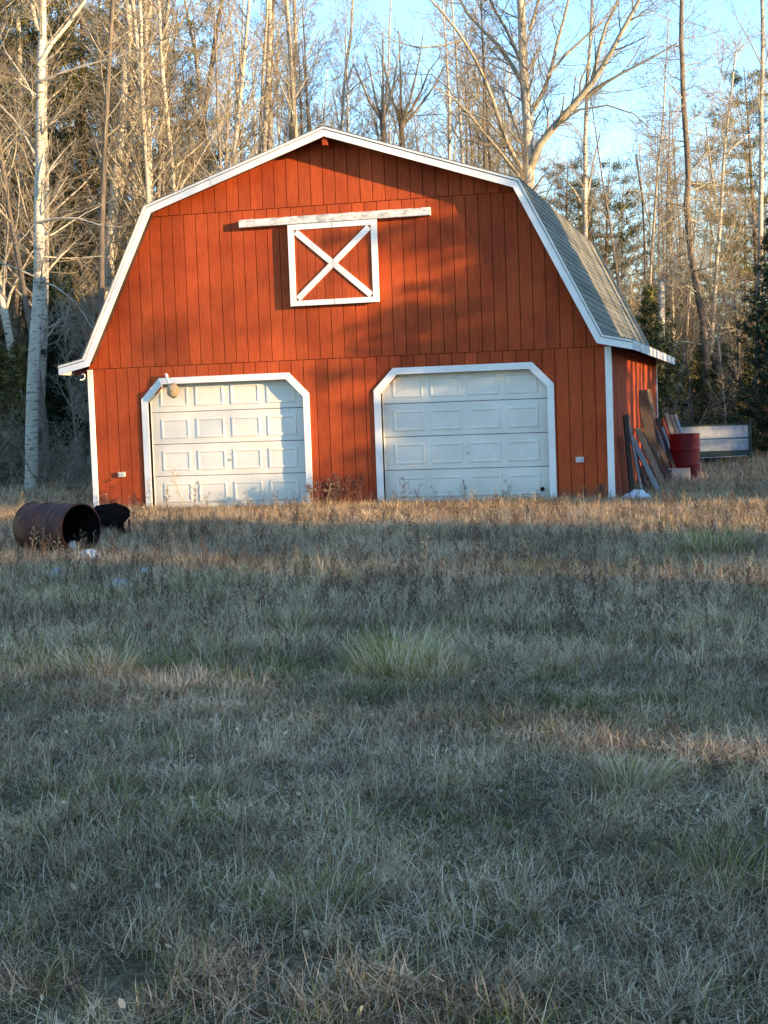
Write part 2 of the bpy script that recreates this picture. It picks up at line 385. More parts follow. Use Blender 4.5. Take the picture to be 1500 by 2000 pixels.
def planks(z0, z1, off, y0=0.0, doors=True, roof=0.075):
    x = off
    while x < W-0.01:
        xa = max(0.004, x+0.006); xb = min(W-0.004, x+G-0.006)
        if xb-xa > 0.02:
            mb = MB(); j = rng.uniform(-0.0015, 0.0015)
            strip(mb, xa, xb, z0, z1, y0+j, 0.0165, roof, doors)
            if mb.v: mb.build('siding_plank', M['red'], front)
        x += G
planks(-0.02, ZJ1-0.004, -0.128)
planks(ZJ1+0.006, ZJ2-0.004, -0.035, y0=-0.004, doors=False)
planks(ZJ2+0.006, 6.2, -0.09, y0=-0.008, doors=False)
# side and rear walls
sw = MB(); sw.box(W-0.10, W-0.018, 0.101, LB-0.02, 0, 2.38); side = sw.build('side_wall', M['redback'], barn)
y = 0.02
while y < LB-0.02:
    mb = MB(); j = rng.uniform(-0.0015, 0.0015)
    mb.box(W-0.0165, W+j, y+0.006, min(LB, y+G)-0.006, -0.02, 2.40); mb.build('siding_plank', M['red'], side); y += G
sw = MB(); sw.box(0.018, 0.10, 0.101, LB-0.02, 0, 2.38); sidl = sw.build('side_wall', M['redback'], barn)
y = 0.02
while y < LB-0.02:
    mb = MB(); mb.box(0.0, 0.0165, y+0.006, min(LB, y+G)-0.006, -0.02, 2.40); mb.build('siding_plank', M['red'], sidl); y += G
rw = MB(); strip(rw, 0.0, W, 0.0, 6.2, LB-0.019, LB, doors=False); rw.build('rear_wall', M['red'], barn)
# corner boards
for xa, xb in ((-0.022, 0.075), (W-0.075, W+0.022)):
    c = MB(); c.box(xa, xb, -0.030, -0.010, -0.02, 2.37); c.build('corner_board', M['white'], barn, bevel=0.003)
for s in (1,):
    c = MB(); c.box(W+0.003, W+0.021, -0.009, 0.07, -0.02, 2.37); c.build('corner_board', M['white'], barn)
    c = MB(); c.box(W+0.003, W+0.021, LB-0.09, LB+0.01, -0.02, 2.40); c.build('corner_board', M['white'], barn)
# ---- roof
def seg_prism(mb, A, B, t0, t1, y0, y1, e0=0.0, e1=0.0):
    """slab along profile segment A-B, between offsets t0 (outer) and t1 (inner) measured inward"""
    ax, az = A; bx, bz = B; L = math.hypot(bx-ax, bz-az); dx, dz = (bx-ax)/L, (bz-az)/L
    nx_, nz_ = dz, -dx                      # inward normal (pointing down/in for left-to-right profile)
    if nz_ > 0: nx_, nz_ = -nx_, -nz_
    A_ = (ax-dx*e0, az-dz*e0); B_ = (bx+dx*e1, bz+dz*e1)
    mb.prism_xz([(A_[0]+nx_*t0, A_[1]+nz_*t0), (B_[0]+nx_*t0, B_[1]+nz_*t0), (B_[0]+nx_*t1, B_[1]+nz_*t1), (A_[0]+nx_*t1, A_[1]+nz_*t1)], y0, y1)
def offset_profile(off):
    """profile shifted inwards by off with mitred corners"""
    out = []
    n = len(PROF)
    nor = []
    for (ax, az), (bx, bz) in zip(PROF, PROF[1:]):
        L = math.hypot(bx-ax, bz-az); q = ((bz-az)/L, -(bx-ax)/L); nor.append(q)
    for i, (x, z) in enumerate(PROF):
        if i == 0: q = (0, -1/abs(nor[0][1]))      # plumb cut at the eave ends
        elif i == n-1: q = (0, -1/abs(nor[-1][1]))
        else:
            a, b = nor[i-1], nor[i]; k = 1+a[0]*b[0]+a[1]*b[1]; q = ((a[0]+b[0])/k, (a[1]+b[1])/k)
        out.append((x+q[0]*off, z+q[1]*off))
    return out
P0, P1, P2, P3 = offset_profile(0.0), offset_profile(0.030), offset_profile(0.042), offset_profile(0.142)
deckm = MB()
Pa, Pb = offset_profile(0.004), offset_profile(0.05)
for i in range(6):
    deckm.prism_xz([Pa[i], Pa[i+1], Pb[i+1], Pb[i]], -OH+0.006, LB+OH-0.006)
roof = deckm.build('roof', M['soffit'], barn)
for yb, yt in ((-OH-0.024, -OH), (LB+OH, LB+OH+0.024)):
    sgn = -1 if yb < 0 else 1
    for i in range(6):
        segs = [(0.0, 1.0)]
        if i == 2 and sgn < 0: segs = [(0.0, 0.365), (0.365, 1.0)]
        for s0, s1 in segs:
            L_ = lambda P, s: (P[i][0]+(P[i+1][0]-P[i][0])*s, P[i][1]+(P[i+1][1]-P[i][1])*s)
            g0 = 0.0012 if s0 > 0 else 0.0; dy = -0.004 if (s0 > 0 or i == 3) else 0
            mb = MB(); mb.prism_xz([L_(P2, s0+g0), L_(P2, s1-0.0005), L_(P3, s1-0.0005), L_(P3, s0+g0)], yb+dy, yt); mb.build('rake_board', M['white'], roof)
            y0, y1 = (yb-0.014+dy, yt) if sgn < 0 else (yb, yt+0.014)
            mb = MB(); mb.prism_xz([L_(P0, s0+g0), L_(P0, s1-0.0005), L_(P1, s1-0.0005), L_(P1, s0+g0)], y0, y1); mb.build('rake_trim', M['white'], roof)
for xa, xb in ((PROF[0][0]-0.02, PROF[0][0]), (PROF[-1][0], PROF[-1][0]+0.02)):
    mb = MB(); mb.box(xa, xb, -OH+0.001, LB+OH, 2.295, 2.437); mb.build('fascia_board', M['eave'], roof)
# ridge beam end, seen under the peak
mb = MB(); mb.box(MID-0.04, MID+0.04, -OH+0.01, 0.0, 5.70, 5.84); mb.build('ridge_beam_end', M['red'], roof)
# shingles
def shingle_plane(A, B, expo, tabs, name='shingle_course'):
    """A = lower edge, B = upper edge of the plane"""
    ax, az = A; bx, bz = B; L = math.hypot(bx-ax, bz-az); dx, dz = (bx-ax)/L, (bz-az)/L
    nx_, nz_ = (-dz, dx); 
    if nz_ < 0: nx_, nz_ = -nx_, -nz_
    n = int(math.ceil(L/expo)); ya, yb = -OH-0.045, LB+OH+0.045
    for k in range(n):
        s0 = k*expo; s1 = min(L, s0+expo*1.25)
        mb = MB()
        if tabs:
            tw = 0.30; y = ya - (0.15 if k % 2 else 0) - rng.uniform(0, 0.04)
            while y < yb:
                y0 = max(ya, y+0.005); y1 = min(yb, y+tw-0.005); y += tw
                if y1-y0 < 0.02: continue
                h0 = 0.017+rng.uniform(-0.002, 0.004); h1 = 0.006; d0 = s0+rng.uniform(-0.006, 0.006)
                p = [(ax+dx*d0+nx_*h1*0.2, az+dz*d0+nz_*h1*0.2), (ax+dx*d0+nx_*h0, az+dz*d0+nz_*h0), (ax+dx*s1+nx_*h1, az+dz*s1+nz_*h1), (ax+dx*s1+nx_*0.001, az+dz*s1+nz_*0.001)]
                mb.prism_xz(p, y0, y1)
        else:
            h0 = 0.017; h1 = 0.006
            p = [(ax+dx*s0+nx_*0.001, az+dz*s0+nz_*0.001), (ax+dx*s0+nx_*h0, az+dz*s0+nz_*h0), (ax+dx*s1+nx_*h1, az+dz*s1+nz_*h1), (ax+dx*s1+nx_*0.001, az+dz*s1+nz_*0.001)]
            mb.prism_xz(p, ya, yb)
        mb.build(name, M['shingle'], roof)
shingle_plane(PROF[5], PROF[4], 0.127, True)
shingle_plane(PROF[1], PROF[2], 0.127, False)
shingle_plane(PROF[6], PROF[5], 0.127, True)
shingle_plane(PROF[0], PROF[1], 0.127, False)
shingle_plane(PROF[4], PROF[3], 0.127, False)
shingle_plane(PROF[2], PROF[3], 0.127, False)
mb = MB(); mb.prism_xz([(MID-0.14, 5.96), (MID, 6.006), (MID+0.14, 5.96), (MID, 5.985)], -OH-0.05, LB+OH+0.05); mb.build('ridge_cap', M['shingle'], roof)

# ---- garage doors
def garage(d, lit):
    x0, x1 = d['x0'], d['x1']
    jam = MB()
    o = [(x0, 0.0)]+opening(d)+[(x1, 0.0)]
    for (xa, za), (xb, zb) in zip(o, o[1:]):       # reveal lining of the opening
        L = math.hypot(xb-xa, zb-za); nx_, nz_ = (zb-za)/L, -(xb-xa)/L
        mx, mz = (x0+x1)/2, 1.0
        if nx_*(mx-xa)+nz_*(mz-za) > 0: nx_, nz_ = -nx_, -nz_
        e = 0.022
        jam.prism_xz([(xa, za), (xb, zb), (xb+nx_*e, zb+nz_*e), (xa+nx_*e, za+nz_*e)], -0.012, 0.16)
    g = jam.build('garage_door', M['white'], barn)
    # casing boards, mitred
    cw = 0.108
    outer = [(x0-cw, -0.01), (x0-cw, DT-DCZ+0.05), (x0+DCX-0.055, DT+cw), (x1-DCX+0.055, DT+cw), (x1+cw, DT-DCZ+0.05), (x1+cw, -0.01)]
    inner = [(x0-0.002, -0.01), (x0-0.002, DT-DCZ), (x0+DCX, DT+0.002), (x1-DCX, DT+0.002), (x1+0.002, DT-DCZ), (x1+0.002, -0.01)]
    for i in range(5):
        t = 0.0006
        mb = MB(); mb.prism_xz([outer[i], outer[i+1], inner[i+1], inner[i]], -0.034-0.002*(i % 2), -0.0125); mb.build('casing_board', M['white'], g, bevel=0.003)
    # four sections, sixteen raised panels
    yb = 0.122; sx0, sx1 = x0-0.02, x1+0.02
    zs = [0.022, 0.553, 1.084, 1.615, 2.146]
    for k in range(4):
        mb = MB(); a, b = zs[k]+0.004, zs[k+1]-0.004
        mb.prism_yz([(yb+0.004, a), (yb, a+0.006), (yb, b-0.008), (yb+0.012, b), (yb+0.045, b), (yb+0.045, a)], sx0, sx1)
        mb.build('door_section', M['door'], g)
        for c in range(4):
            wpan = 0.50; pitch_ = (x1-x0-0.33-wpan)/3
            px0 = x0+0.165+c*pitch_; px1 = px0+wpan; pz0 = a+0.085; pz1 = pz0+0.33
            mb = MB(); e = 0.0; 
            rings = [(0.0, -0.0006), (0.006, -0.011), (0.030, -0.013), (0.046, -0.003), (0.056, -0.003)]
            vs = []
            for ins, dy in rings:
                vs += [(px0+ins, yb+dy, pz0+ins), (px1-ins, yb+dy, pz0+ins), (px1-ins, yb+dy, pz1-ins), (px0+ins, yb+dy, pz1-ins)]
            fs = []
            for r_ in range(len(rings)-1):
                for q in range(4): fs.append((r_*4+q, r_*4+(q+1) % 4, r_*4+4+(q+1) % 4, r_*4+4+q))
            fs.append(tuple(len(rings)*4-4+q for q in range(4)))
            mb.poly(vs, fs); mb.build('raised_panel', M['door'], g)
    lx = (x0+x1)/2+0.02
    mb = MB(); mb.tube([(lx, yb-0.001, 0.80), (lx, yb-0.018, 0.80)], 0.018, 10); mb.build('lock', M['steel'], g)
    mb = MB(); mb.tube([(lx, yb-0.001, 0.89), (lx, yb-0.008, 0.89)], 0.010, 8); mb.build('lock', M['steel'], g)
    return g
gl = garage(DOORS[0], True); tag(gl, 'left white overhead door, mostly in sun')
gr_ = garage(DOORS[1], False); tag(gr_, 'right white overhead door, in dappled shade')
mb = MB(); mb.tube([(7.53, 0.12, 0.20), (7.53, 0.085, 0.20), (7.54, 0.08, 0.17)], [0.035, 0.035, 0.02], 8); mb.build('door_handle', M['black'], gr_)
# ---- hay door
HX0, HX1, HZ0, HZ1, HY = 3.592, 5.062, 3.232, 4.525, -0.085
mb = MB(); mb.box(HX0+0.01, HX1-0.01, HY+0.018, -0.009, HZ0+0.01, HZ1-0.01); hay = mb.build('hay_door', M['redback'], barn)
x = HX0+0.012
while x < HX1-0.03:
    mb = MB(); mb.box(x+0.004, min(HX1-0.012, x+0.142)-0.004, HY, HY+0.017, HZ0+0.012, HZ1-0.012); mb.build('siding_plank', M['red'], hay); x += 0.142
fwid = 0.10; yf0, yf1 = HY-0.024, HY-0.001; hm = (HX0+HX1)/2
def fb(pts, name='frame_board', dy=0.0):
    mb = MB(); mb.prism_xz(pts, yf0+dy, yf1); return mb.build(name, M['white'], hay, bevel=0.002)
fb([(HX0, HZ0), (HX0+fwid, HZ0), (HX0+fwid, HZ1), (HX0, HZ1)])
fb([(HX1-fwid, HZ0), (HX1, HZ0), (HX1, HZ1), (HX1-fwid, HZ1)])
for z in (HZ0, HZ1-0.085):
    fb([(HX0+fwid+0.001, z), (hm-0.006, z), (hm-0.006, z+0.085), (HX0+fwid+0.001, z+0.085)], dy=0.002)
    fb([(hm+0.006, z), (HX1-fwid-0.001, z), (HX1-fwid-0.001, z+0.085), (hm+0.006, z+0.085)], dy=0.002)
cz_ = (HZ0+HZ1)/2
def brace(xa, za, xb, zb):
    d = Vector((xb-xa, zb-za)).normalized(); n_ = Vector((-d.y, d.x))*0.047
    a0 = Vector((xa, za)); b0 = Vector((xb, zb))
    pts = [a0-n_, b0-n_, b0+n_, a0+n_]
    # plumb cut at centre line
    k = [p.copy() for p in pts]
    for i in (1, 2):
        t_ = (xb-k[i].x)/d.x; k[i] = k[i]+d*t_
    mb = MB(); mb.prism_xz([(p.x, p.y) for p in k], yf0+0.001, yf1); mb.build('brace', M['white'], hay, bevel=0.002)
ix0, ix1, iz0, iz1 = HX0+fwid+0.03, HX1-fwid-0.03, HZ0+0.085+0.03, HZ1-0.085-0.03
for sx_ in (-1, 1):
    for sz_ in (-1, 1):
        ex, ez = (ix0 if sx_ < 0 else ix1), (iz1 if sz_ > 0 else iz0); cx0 = hm+sx_*0.004
        d = Vector((cx0-ex, cz_-ez)).normalized(); nn = Vector((-d.y, d.x))
        if nn.y*sz_ < 0: nn = -nn
        h_ = 0.047; t_ = abs(h_/d.x); t2 = abs(h_/d.y)
        pts_ = [Vector((ex, ez))+nn*h_, Vector((ex, ez))-nn*h_, Vector((cx0+sx_*t2*0.98, cz_+sz_*0.0012)), Vector((cx0, cz_+sz_*0.0012)), Vector((cx0, cz_+sz_*t_))]
        mb = MB(); mb.prism_xz([(p.x, p.y) for p in pts_], yf0+0.001, yf1); mb.build('brace', M['white'], hay)
# ---- track board over the hay door
mb = MB()
xs = np.linspace(2.78, 5.92, 60); top = [(float(x_), 4.655+float(nr.uniform(-0.006, 0.004))) for x_ in xs]
mb.prism_xz([(2.78, 4.535), (5.92, 4.535)]+top[::-1], -0.115, -0.0095)
mb.build('track_board', M['eave'], barn)
# ---- outlets
def outlet(x, z, w_, h_):
    mb = MB(); mb.box(x, x+w_, -0.055, -0.001, z, z+h_); o = mb.build('outlet_box', M['outlet'], barn, bevel=0.006)
    for k in (0.28, 0.72):
        q = MB(); cx_ = x+w_*k; q.box(cx_-0.017, cx_+0.017, -0.0585, -0.056, z+h_*0.25, z+h_*0.75); q.build('socket', M['steel'], o)
    q = MB(); q.box(x-0.006, x+w_+0.006, -0.06, -0.001, z+h_+0.001, z+h_+0.009); q.build('hood', M['outlet'], o)
outlet(0.458, 0.570, 0.115, 0.072); outlet(8.083, 0.605, 0.122, 0.075)
# small hook at the left eave
mb = MB(); mb.tube([(-0.02+0.05*math.sin(a), -0.2-0.02*a, 2.30-0.05+0.05*math.cos(a)) for a in np.linspace(-0.6, 3.6, 9)], 0.012, 6); mb.build('gutter_hook', M['white'], barn)
# ---- papery ball at the left door's corner
nb = MB()
nu, nv = 18, 12; vs = []; cx_, cy_, cz2 = 1.535, -0.14, 1.965
for i in range(nv+1):
    th = math.pi*i/nv
    for j in range(nu):
        ph = 2*math.pi*j/nu; r = 0.105*(1+0.10*math.sin(5*th+2*ph)*math.sin(3*ph+1)+rng.uniform(-0.03, 0.03))
        vs.append((cx_+r*math.sin(th)*math.cos(ph), cy_+r*math.sin(th)*math.sin(ph), cz2+r*1.12*math.cos(th)))
nb.poly(vs, [(i*nu+j, i*nu+(j+1) % nu, (i+1)*nu+(j+1) % nu, (i+1)*nu+j) for i in range(nv) for j in range(nu)])
no = nb.build('wasp_nest', M['nest'], smooth=True); tag(no, 'mottled tan papery ball hanging at the upper left corner of the left garage door', 'nest')
mb = MB(); mb.tube([(1.41, -0.036, 2.20), (1.41, -0.10, 2.24), (1.43, -0.12, 2.17), (1.48, -0.13, 2.08)], [0.02, 0.02, 0.022, 0.03], 7); mb.build('lamp_bracket', M['white'], barn)

exec_after = []

# ================================================================== TREES
def tubes_np(groups):
    """groups: list of (polylines [(pts, radii)], sides, material) -> V, faces"""
    Vs, Fs, base = [], [], 0
    for polys, sides, mi in groups:
        by = {}
        for p, r in polys: by.setdefault(len(p), []).append((p, r))
        for n, lst in by.items():
            P = np.array([a for a, _ in lst], dtype=np.float64); Rr = np.array([b for _, b in lst], dtype=np.float64)
            T = np.empty_like(P); T[:, 1:-1] = P[:, 2:]-P[:, :-2]; T[:, 0] = P[:, 1]-P[:, 0]; T[:, -1] = P[:, -1]-P[:, -2]
            T /= np.linalg.norm(T, axis=2, keepdims=True)+1e-12
            d = P[:, -1]-P[:, 0]; d /= np.linalg.norm(d, axis=1, keepdims=True)+1e-12
            ref = np.where(np.abs(d[:, 2:3]) > 0.85, np.array([[1.0, 0.13, 0]]), np.array([[0.1, 0.05, 1.0]]))[:, None, :]
            A = np.cross(T, np.broadcast_to(ref, T.shape)); A /= np.linalg.norm(A, axis=2, keepdims=True)+1e-12
            B = np.cross(T, A)
            ang = np.arange(sides)*2*math.pi/sides
            ring = P[:, :, None, :] + Rr[:, :, None, None]*(np.cos(ang)[None, None, :, None]*A[:, :, None, :]+np.sin(ang)[None, None, :, None]*B[:, :, None, :])
            m_ = len(lst); Vs.append(ring.reshape(-1, 3))
            idx = (np.arange(m_*n*sides)+base).reshape(m_, n, sides); nxt = np.roll(idx, -1, axis=2)
            Fs.append((np.stack([idx[:, :-1], nxt[:, :-1], nxt[:, 1:], idx[:, 1:]], -1).reshape(-1, 4), mi)); base += m_*n*sides
    return np.concatenate(Vs), Fs
def nrm(v):
    l = math.sqrt(v[0]*v[0]+v[1]*v[1]+v[2]*v[2])+1e-12; return (v[0]/l, v[1]/l, v[2]/l)
def grow(out, p, d, L, r, lvl, P, rg):
    n = P['seg'][lvl]; st = L/n; wob = P['wob'][lvl]; trop = P['trop'][lvl]
    pts = [p]; dirs = [d]; rad = [r]; e = P['end'][lvl]
    g = rg.gauss
    for i in range(n):
        d = nrm((d[0]+g(0, wob), d[1]+g(0, wob), d[2]+g(0, wob)*0.8+trop))
        p = (p[0]+d[0]*st, p[1]+d[1]*st, p[2]+d[2]*st)
        if p[2] < 0.15: p = (p[0], p[1], 0.15); d = nrm((d[0], d[1], 0.25))
        pts.append(p); dirs.append(d); rad.append(r*(1-(1-e)*(i+1)/n))
    out[lvl].append((pts, rad))
    kids(out, pts, dirs, rad, L, lvl, P, rg)
def kids(out, pts, dirs, rad, L, lvl, P, rg, nover=None, t0=None):
    if lvl >= P['max']: return
    n = len(pts)-1; k = nover if nover is not None else P['nch'][lvl]
    if nover is None: k = max(1, int(k*rg.uniform(0.75, 1.25)))
    t0 = P['t0'][lvl] if t0 is None else t0
    for j in range(k):
        t = t0+(1-t0)*((j+rg.random())/k); f = t*n; i = min(n-1, int(f)); u = f-i
        a, b = pts[i], pts[i+1]; q = (a[0]+(b[0]-a[0])*u, a[1]+(b[1]-a[1])*u, a[2]+(b[2]-a[2])*u)
        d = dirs[min(i+1, n)]; ang = P['ang'][lvl]*rg.uniform(0.7, 1.3)
        # random perpendicular
        v = nrm((rg.gauss(0, 1), rg.gauss(0, 1), rg.gauss(0, 1)*P.get('flat', 1.0)))
        dp = v[0]*d[0]+v[1]*d[1]+v[2]*d[2]; v = nrm((v[0]-dp*d[0], v[1]-dp*d[1], v[2]-dp*d[2]))
        c, s = math.cos(ang), math.sin(ang)
        nd = nrm((d[0]*c+v[0]*s, d[1]*c+v[1]*s, d[2]*c+v[2]*s))
        cl = P['len'][lvl]*(L if P['rel'][lvl] else 1)*rg.uniform(0.6, 1.25)*(1-P['tap'][lvl]*t)
        rr = (rad[i]+(rad[i+1]-rad[i])*u)*P['rr'][lvl]*rg.uniform(0.7, 1.1); rr = max(rr, P['rmin'][lvl+1])
        grow(out, q, nd, cl, rr, lvl+1, P, rg)
BASE = dict(max=3, seg=[9, 5, 3, 2], wob=[0.035, 0.10, 0.16, 0.2], trop=[0.02, 0.06, 0.05, 0.03], end=[0.2, 0.25, 0.35, 0.5],
            nch=[40, 10, 8, 0], t0=[0.3, 0.12, 0.1, 0], ang=[0.85, 0.75, 0.7, 0], len=[0.19, 0.42, 0.5, 0], rel=[1, 1, 1, 1],
            tap=[0.55, 0.4, 0.3, 0], rr=[0.42, 0.5, 0.55, 0], rmin=[0.01, 0.010, 0.006, 0.0042])
def params(**k):
    P = dict(BASE); P.update(k); return P
def tree_meshes(out, tmat, name):
    V, F = tubes_np([(out[0], 9, 0)]); tm = np_mesh(name+'_trunk', V, F, [tmat], smooth=True)
    g = [(out[1], 5, 0), (out[2], 4, 1), (out[3], 3, 1)]
    V, F = tubes_np([q for q in g if q[0]]); cm = np_mesh(name+'_crown', V, F, [M['limb'] if tmat is not M['birch'] else M['birchdim'], M['twig']], smooth=True)
    return tm, cm
def make_variant(seed, H, r, P, tmat, lean=0.03, stems=1):
    rg = random.Random(seed); out = [[], [], [], []]
    for s_ in range(stems):
        a = rg.uniform(0, 6.28); k = lean*(1 if stems == 1 else 2.5)
        grow(out, (0.12*s_*math.cos(a), 0.12*s_*math.sin(a), -0.05), nrm((k*math.cos(a), k*math.sin(a), 1)), H*rg.uniform(0.85, 1.0), r, 0, P, rg)
    return tree_meshes(out, tmat, 'bare')
def needle_np(clumps, size, per, rg, wdt=0.012):
    """clumps: (n,3) centres, dirs -> triangle blades"""
    C = np.array([c for c, _ in clumps]); D = np.array([d for _, d in clumps]); n = len(C)
    C = np.repeat(C, per, 0); D = np.repeat(D, per, 0); k = len(C)
    v = rg.normal(size=(k, 3))*0.9+D*0.9; v /= np.linalg.norm(v, axis=1, keepdims=True)
    L = size*rg.uniform(0.5, 1.2, (k, 1)); o = C+rg.normal(size=(k, 3))*size*0.35
    s = np.cross(v, rg.normal(size=(k, 3))); s /= np.linalg.norm(s, axis=1, keepdims=True)
    V = np.stack([o-s*wdt, o+s*wdt, o+v*L], 1).reshape(-1, 3)
    F_ = np.arange(k*3).reshape(-1, 3)
    rnd = np.repeat(np.clip(np.repeat(rg.uniform(0.1, 0.9, n), per)+rg.normal(0, 0.12, k), 0, 1), 3)
    return V, F_, rnd
def conifer(seed, H, r, kind, nmat, bmat):
    rg = random.Random(seed); nrg = np.random.RandomState(seed)
    out = [[], [], [], []]; clumps = []
    pts = [(0, 0, -0.05)]; rad = [r]
    d = (0, 0, 1)
    for i in range(10):
        d = nrm((d[0]+rg.gauss(0, 0.015), d[1]+rg.gauss(0, 0.015), d[2]+0.02)); p = pts[-1]; pts.append((p[0]+d[0]*H/10, p[1]+d[1]*H/10, p[2]+H/10*d[2])); rad.append(r*(1-0.9*(i+1)/10))
    out[0].append((pts, rad))
    if kind == 'pine': t0, step, R0, up, dens, cs = 0.30, 0.42, 0.21, 0.10, 11, 0.17
    elif kind == 'spruce': t0, step, R0, up, dens, cs = 0.03, 0.26, 0.16, -0.10, 15, 0.17
    else: t0, step, R0, up, dens, cs = 0.05, 0.30, 0.26, 0.10, 12, 0.13
    z = H*t0
    while z < H*0.99:
        t = z/H; f = t*10; i = min(9, int(f)); a_, b_ = pts[i], pts[i+1]; u = f-i
        q = (a_[0]+(b_[0]-a_[0])*u, a_[1]+(b_[1]-a_[1])*u, z)
        if kind == 'pine': Lr = H*R0*(math.sin(math.pi*min(1, (1.03-t)/(1-t0)*0.8))**0.8+0.06)
        else: Lr = H*R0*((1-t)**0.85)+0.10
        nb_ = rg.randint(3, 6) if kind == 'pine' else rg.randint(6, 8)
        a0 = rg.uniform(0, 6.28)
        for b in range(nb_):
            if kind == 'pine' and rg.random() < 0.2: continue
            a = a0+b*6.283/nb_+rg.uniform(-0.35, 0.35); L = Lr*rg.uniform(0.55, 1.15)
            dd = nrm((math.cos(a), math.sin(a), up+rg.uniform(-0.1, 0.2)))
            bp = [q]; dv = dd; n = 4
            for s_ in range(n):
                dv = nrm((dv[0]+rg.gauss(0, 0.08), dv[1]+rg.gauss(0, 0.08), dv[2]+(0.06 if kind != 'spruce' else 0.05))); c = bp[-1]; bp.append((c[0]+dv[0]*L/n, c[1]+dv[1]*L/n, c[2]+dv[2]*L/n))
            out[1].append((bp, [max(0.006, r*0.22*(1-t)*(1-0.8*s_/n)+0.006) for s_ in range(n+1)]))
            m_ = max(3, int(dens*L))
            for c_ in range(m_):
                w_ = (0.3 if kind == 'pine' else 0.1)+(0.7 if kind == 'pine' else 0.9)*rg.random(); f2 = w_*n; i2 = min(n-1, int(f2)); u2 = f2-i2
                A, B = bp[i2], bp[i2+1]; sp = 0.20*L*w_**0.5 if kind == 'pine' else 0.16*L
                side = rg.gauss(0, sp); pt = (A[0]+(B[0]-A[0])*u2-math.sin(a)*side, A[1]+(B[1]-A[1])*u2+math.cos(a)*side, A[2]+(B[2]-A[2])*u2+rg.gauss(0, 0.05)-(0.10*abs(side) if kind == 'spruce' else 0))
                clumps.append((pt, (math.cos(a)*0.6, math.sin(a)*0.6, 0.55 if kind == 'pine' else -0.1)))
        z += step*rg.uniform(0.75, 1.25)*(1 if kind != 'young' else 0.8)
    V, F = tubes_np([(out[0], 9, 0)]); tm = np_mesh('trunk_c', V, F, [bmat], smooth=True)
    V1, F1 = tubes_np([(out[1], 4, 0)]); bm_ = np_mesh('limbs_c', V1, F1, [M['pinebark']], smooth=True)
    V2, F2, rnd = needle_np(clumps, cs, 16 if kind == 'pine' else 14, nrg, 0.012 if kind == 'pine' else 0.020)
    cm = np_mesh('crown_c', V2, [(F2, 0)], [nmat], {'rnd': rnd})
    return tm, bm_, cm

aspen = params(nch=[36, 9, 8, 0], ang=[0.72, 0.7, 0.7, 0], len=[0.16, 0.42, 0.5, 0], t0=[0.38, 0.15, 0.1, 0])
fine = params(nch=[42, 9, 7, 0], ang=[0.75, 0.75, 0.7, 0], len=[0.2, 0.4, 0.5, 0], t0=[0.25, 0.12, 0.1, 0], trop=[0.02, 0.07, 0.03, 0.02])
wide = params(nch=[26, 10, 8, 0], ang=[0.9, 0.75, 0.7, 0], len=[0.30, 0.42, 0.45, 0], t0=[0.22, 0.12, 0.1, 0], wob=[0.05, 0.12, 0.18, 0.2])
larch = params(nch=[80, 10, 4, 0], ang=[1.45, 1.1, 0.9, 0], len=[0.13, 0.26, 0.5, 0], t0=[0.12, 0.1, 0.1, 0], trop=[0.02, 0.035, 0.02, 0.0], tap=[0.75, 0.5, 0.3, 0], rr=[0.25, 0.45, 0.6, 0], seg=[9, 4, 2, 2])
bush = params(nch=[9, 7, 5, 0], ang=[1.0, 0.9, 0.8, 0], len=[0.42, 0.5, 0.5, 0], t0=[0.15, 0.15, 0.1, 0], seg=[6, 4, 3, 2], wob=[0.16, 0.22, 0.25, 0.25], trop=[0.03, 0.0, 0.0, 0.0], rmin=[0.005, 0.004, 0.003, 0.0022])
VAR = {
 'birch': [make_variant(11, 17, 0.11, aspen, M['birch']), make_variant(12, 15, 0.12, wide, M['birch'], 0.08), make_variant(13, 16, 0.11, fine, M['birch'], 0.06, 2)],
 'aspen': [make_variant(21, 17, 0.085, aspen, M['birchdim']), make_variant(22, 14, 0.075, fine, M['birchdim']), make_variant(23, 18, 0.095, wide, M['birchdim'], 0.05)],
 'hardwood': [make_variant(31, 15, 0.08, wide, M['bark'], 0.06), make_variant(32, 13, 0.08, fine, M['bark'], 0.05, 2), make_variant(33, 16, 0.085, aspen, M['bark'])],
 'sapling': [make_variant(41, 8, 0.045, fine, M['bark'], 0.08), make_variant(42, 6.5, 0.04, fine, M['birchdim'], 0.1)],
 'shrub': [make_variant(51, 2.8, 0.025, bush, M['bark'], 0.16, 5), make_variant(52, 2.2, 0.02, bush, M['bark'], 0.2, 6)],
 'larch': [make_variant(61, 15, 0.10, larch, M['bark'])],
 'pine': [conifer(71, 13, 0.15, 'pine', M['needle'], M['pinebark']), conifer(72, 10.5, 0.12, 'pine', M['needlegold'], M['pinebark']), conifer(73, 16, 0.18, 'pine', M['needlegold'], M['pinebark'])],
 'spruce': [conifer(81, 17, 0.2, 'spruce', M['needledark'], M['pinebark'])],
 'darkyoung': [conifer(93, 5.0, 0.06, 'young', M['needledark'], M['pinebark']), conifer(94, 8.0, 0.09, 'young', M['needledark'], M['pinebark'])],
 'young': [conifer(91, 4.2, 0.05, 'young', M['needle'], M['pinebark']), conifer(92, 3.0, 0.04, 'young', M['needlegold'], M['pinebark'])],
}
def plant(kind, v, x, y, rz, sc, name, label, cat, group=None, zs=1.0):
    ms = VAR[kind][v]
    e = empty(name, (x, y, 0), rz); e.scale = (sc, sc, sc*zs); tag(e, label, cat, group)
    names = ['trunk', 'crown'] if len(ms) == 2 else ['trunk', 'limbs', 'crown']
    for nm, me in zip(names, ms): mobj(nm, me, e)
    return e

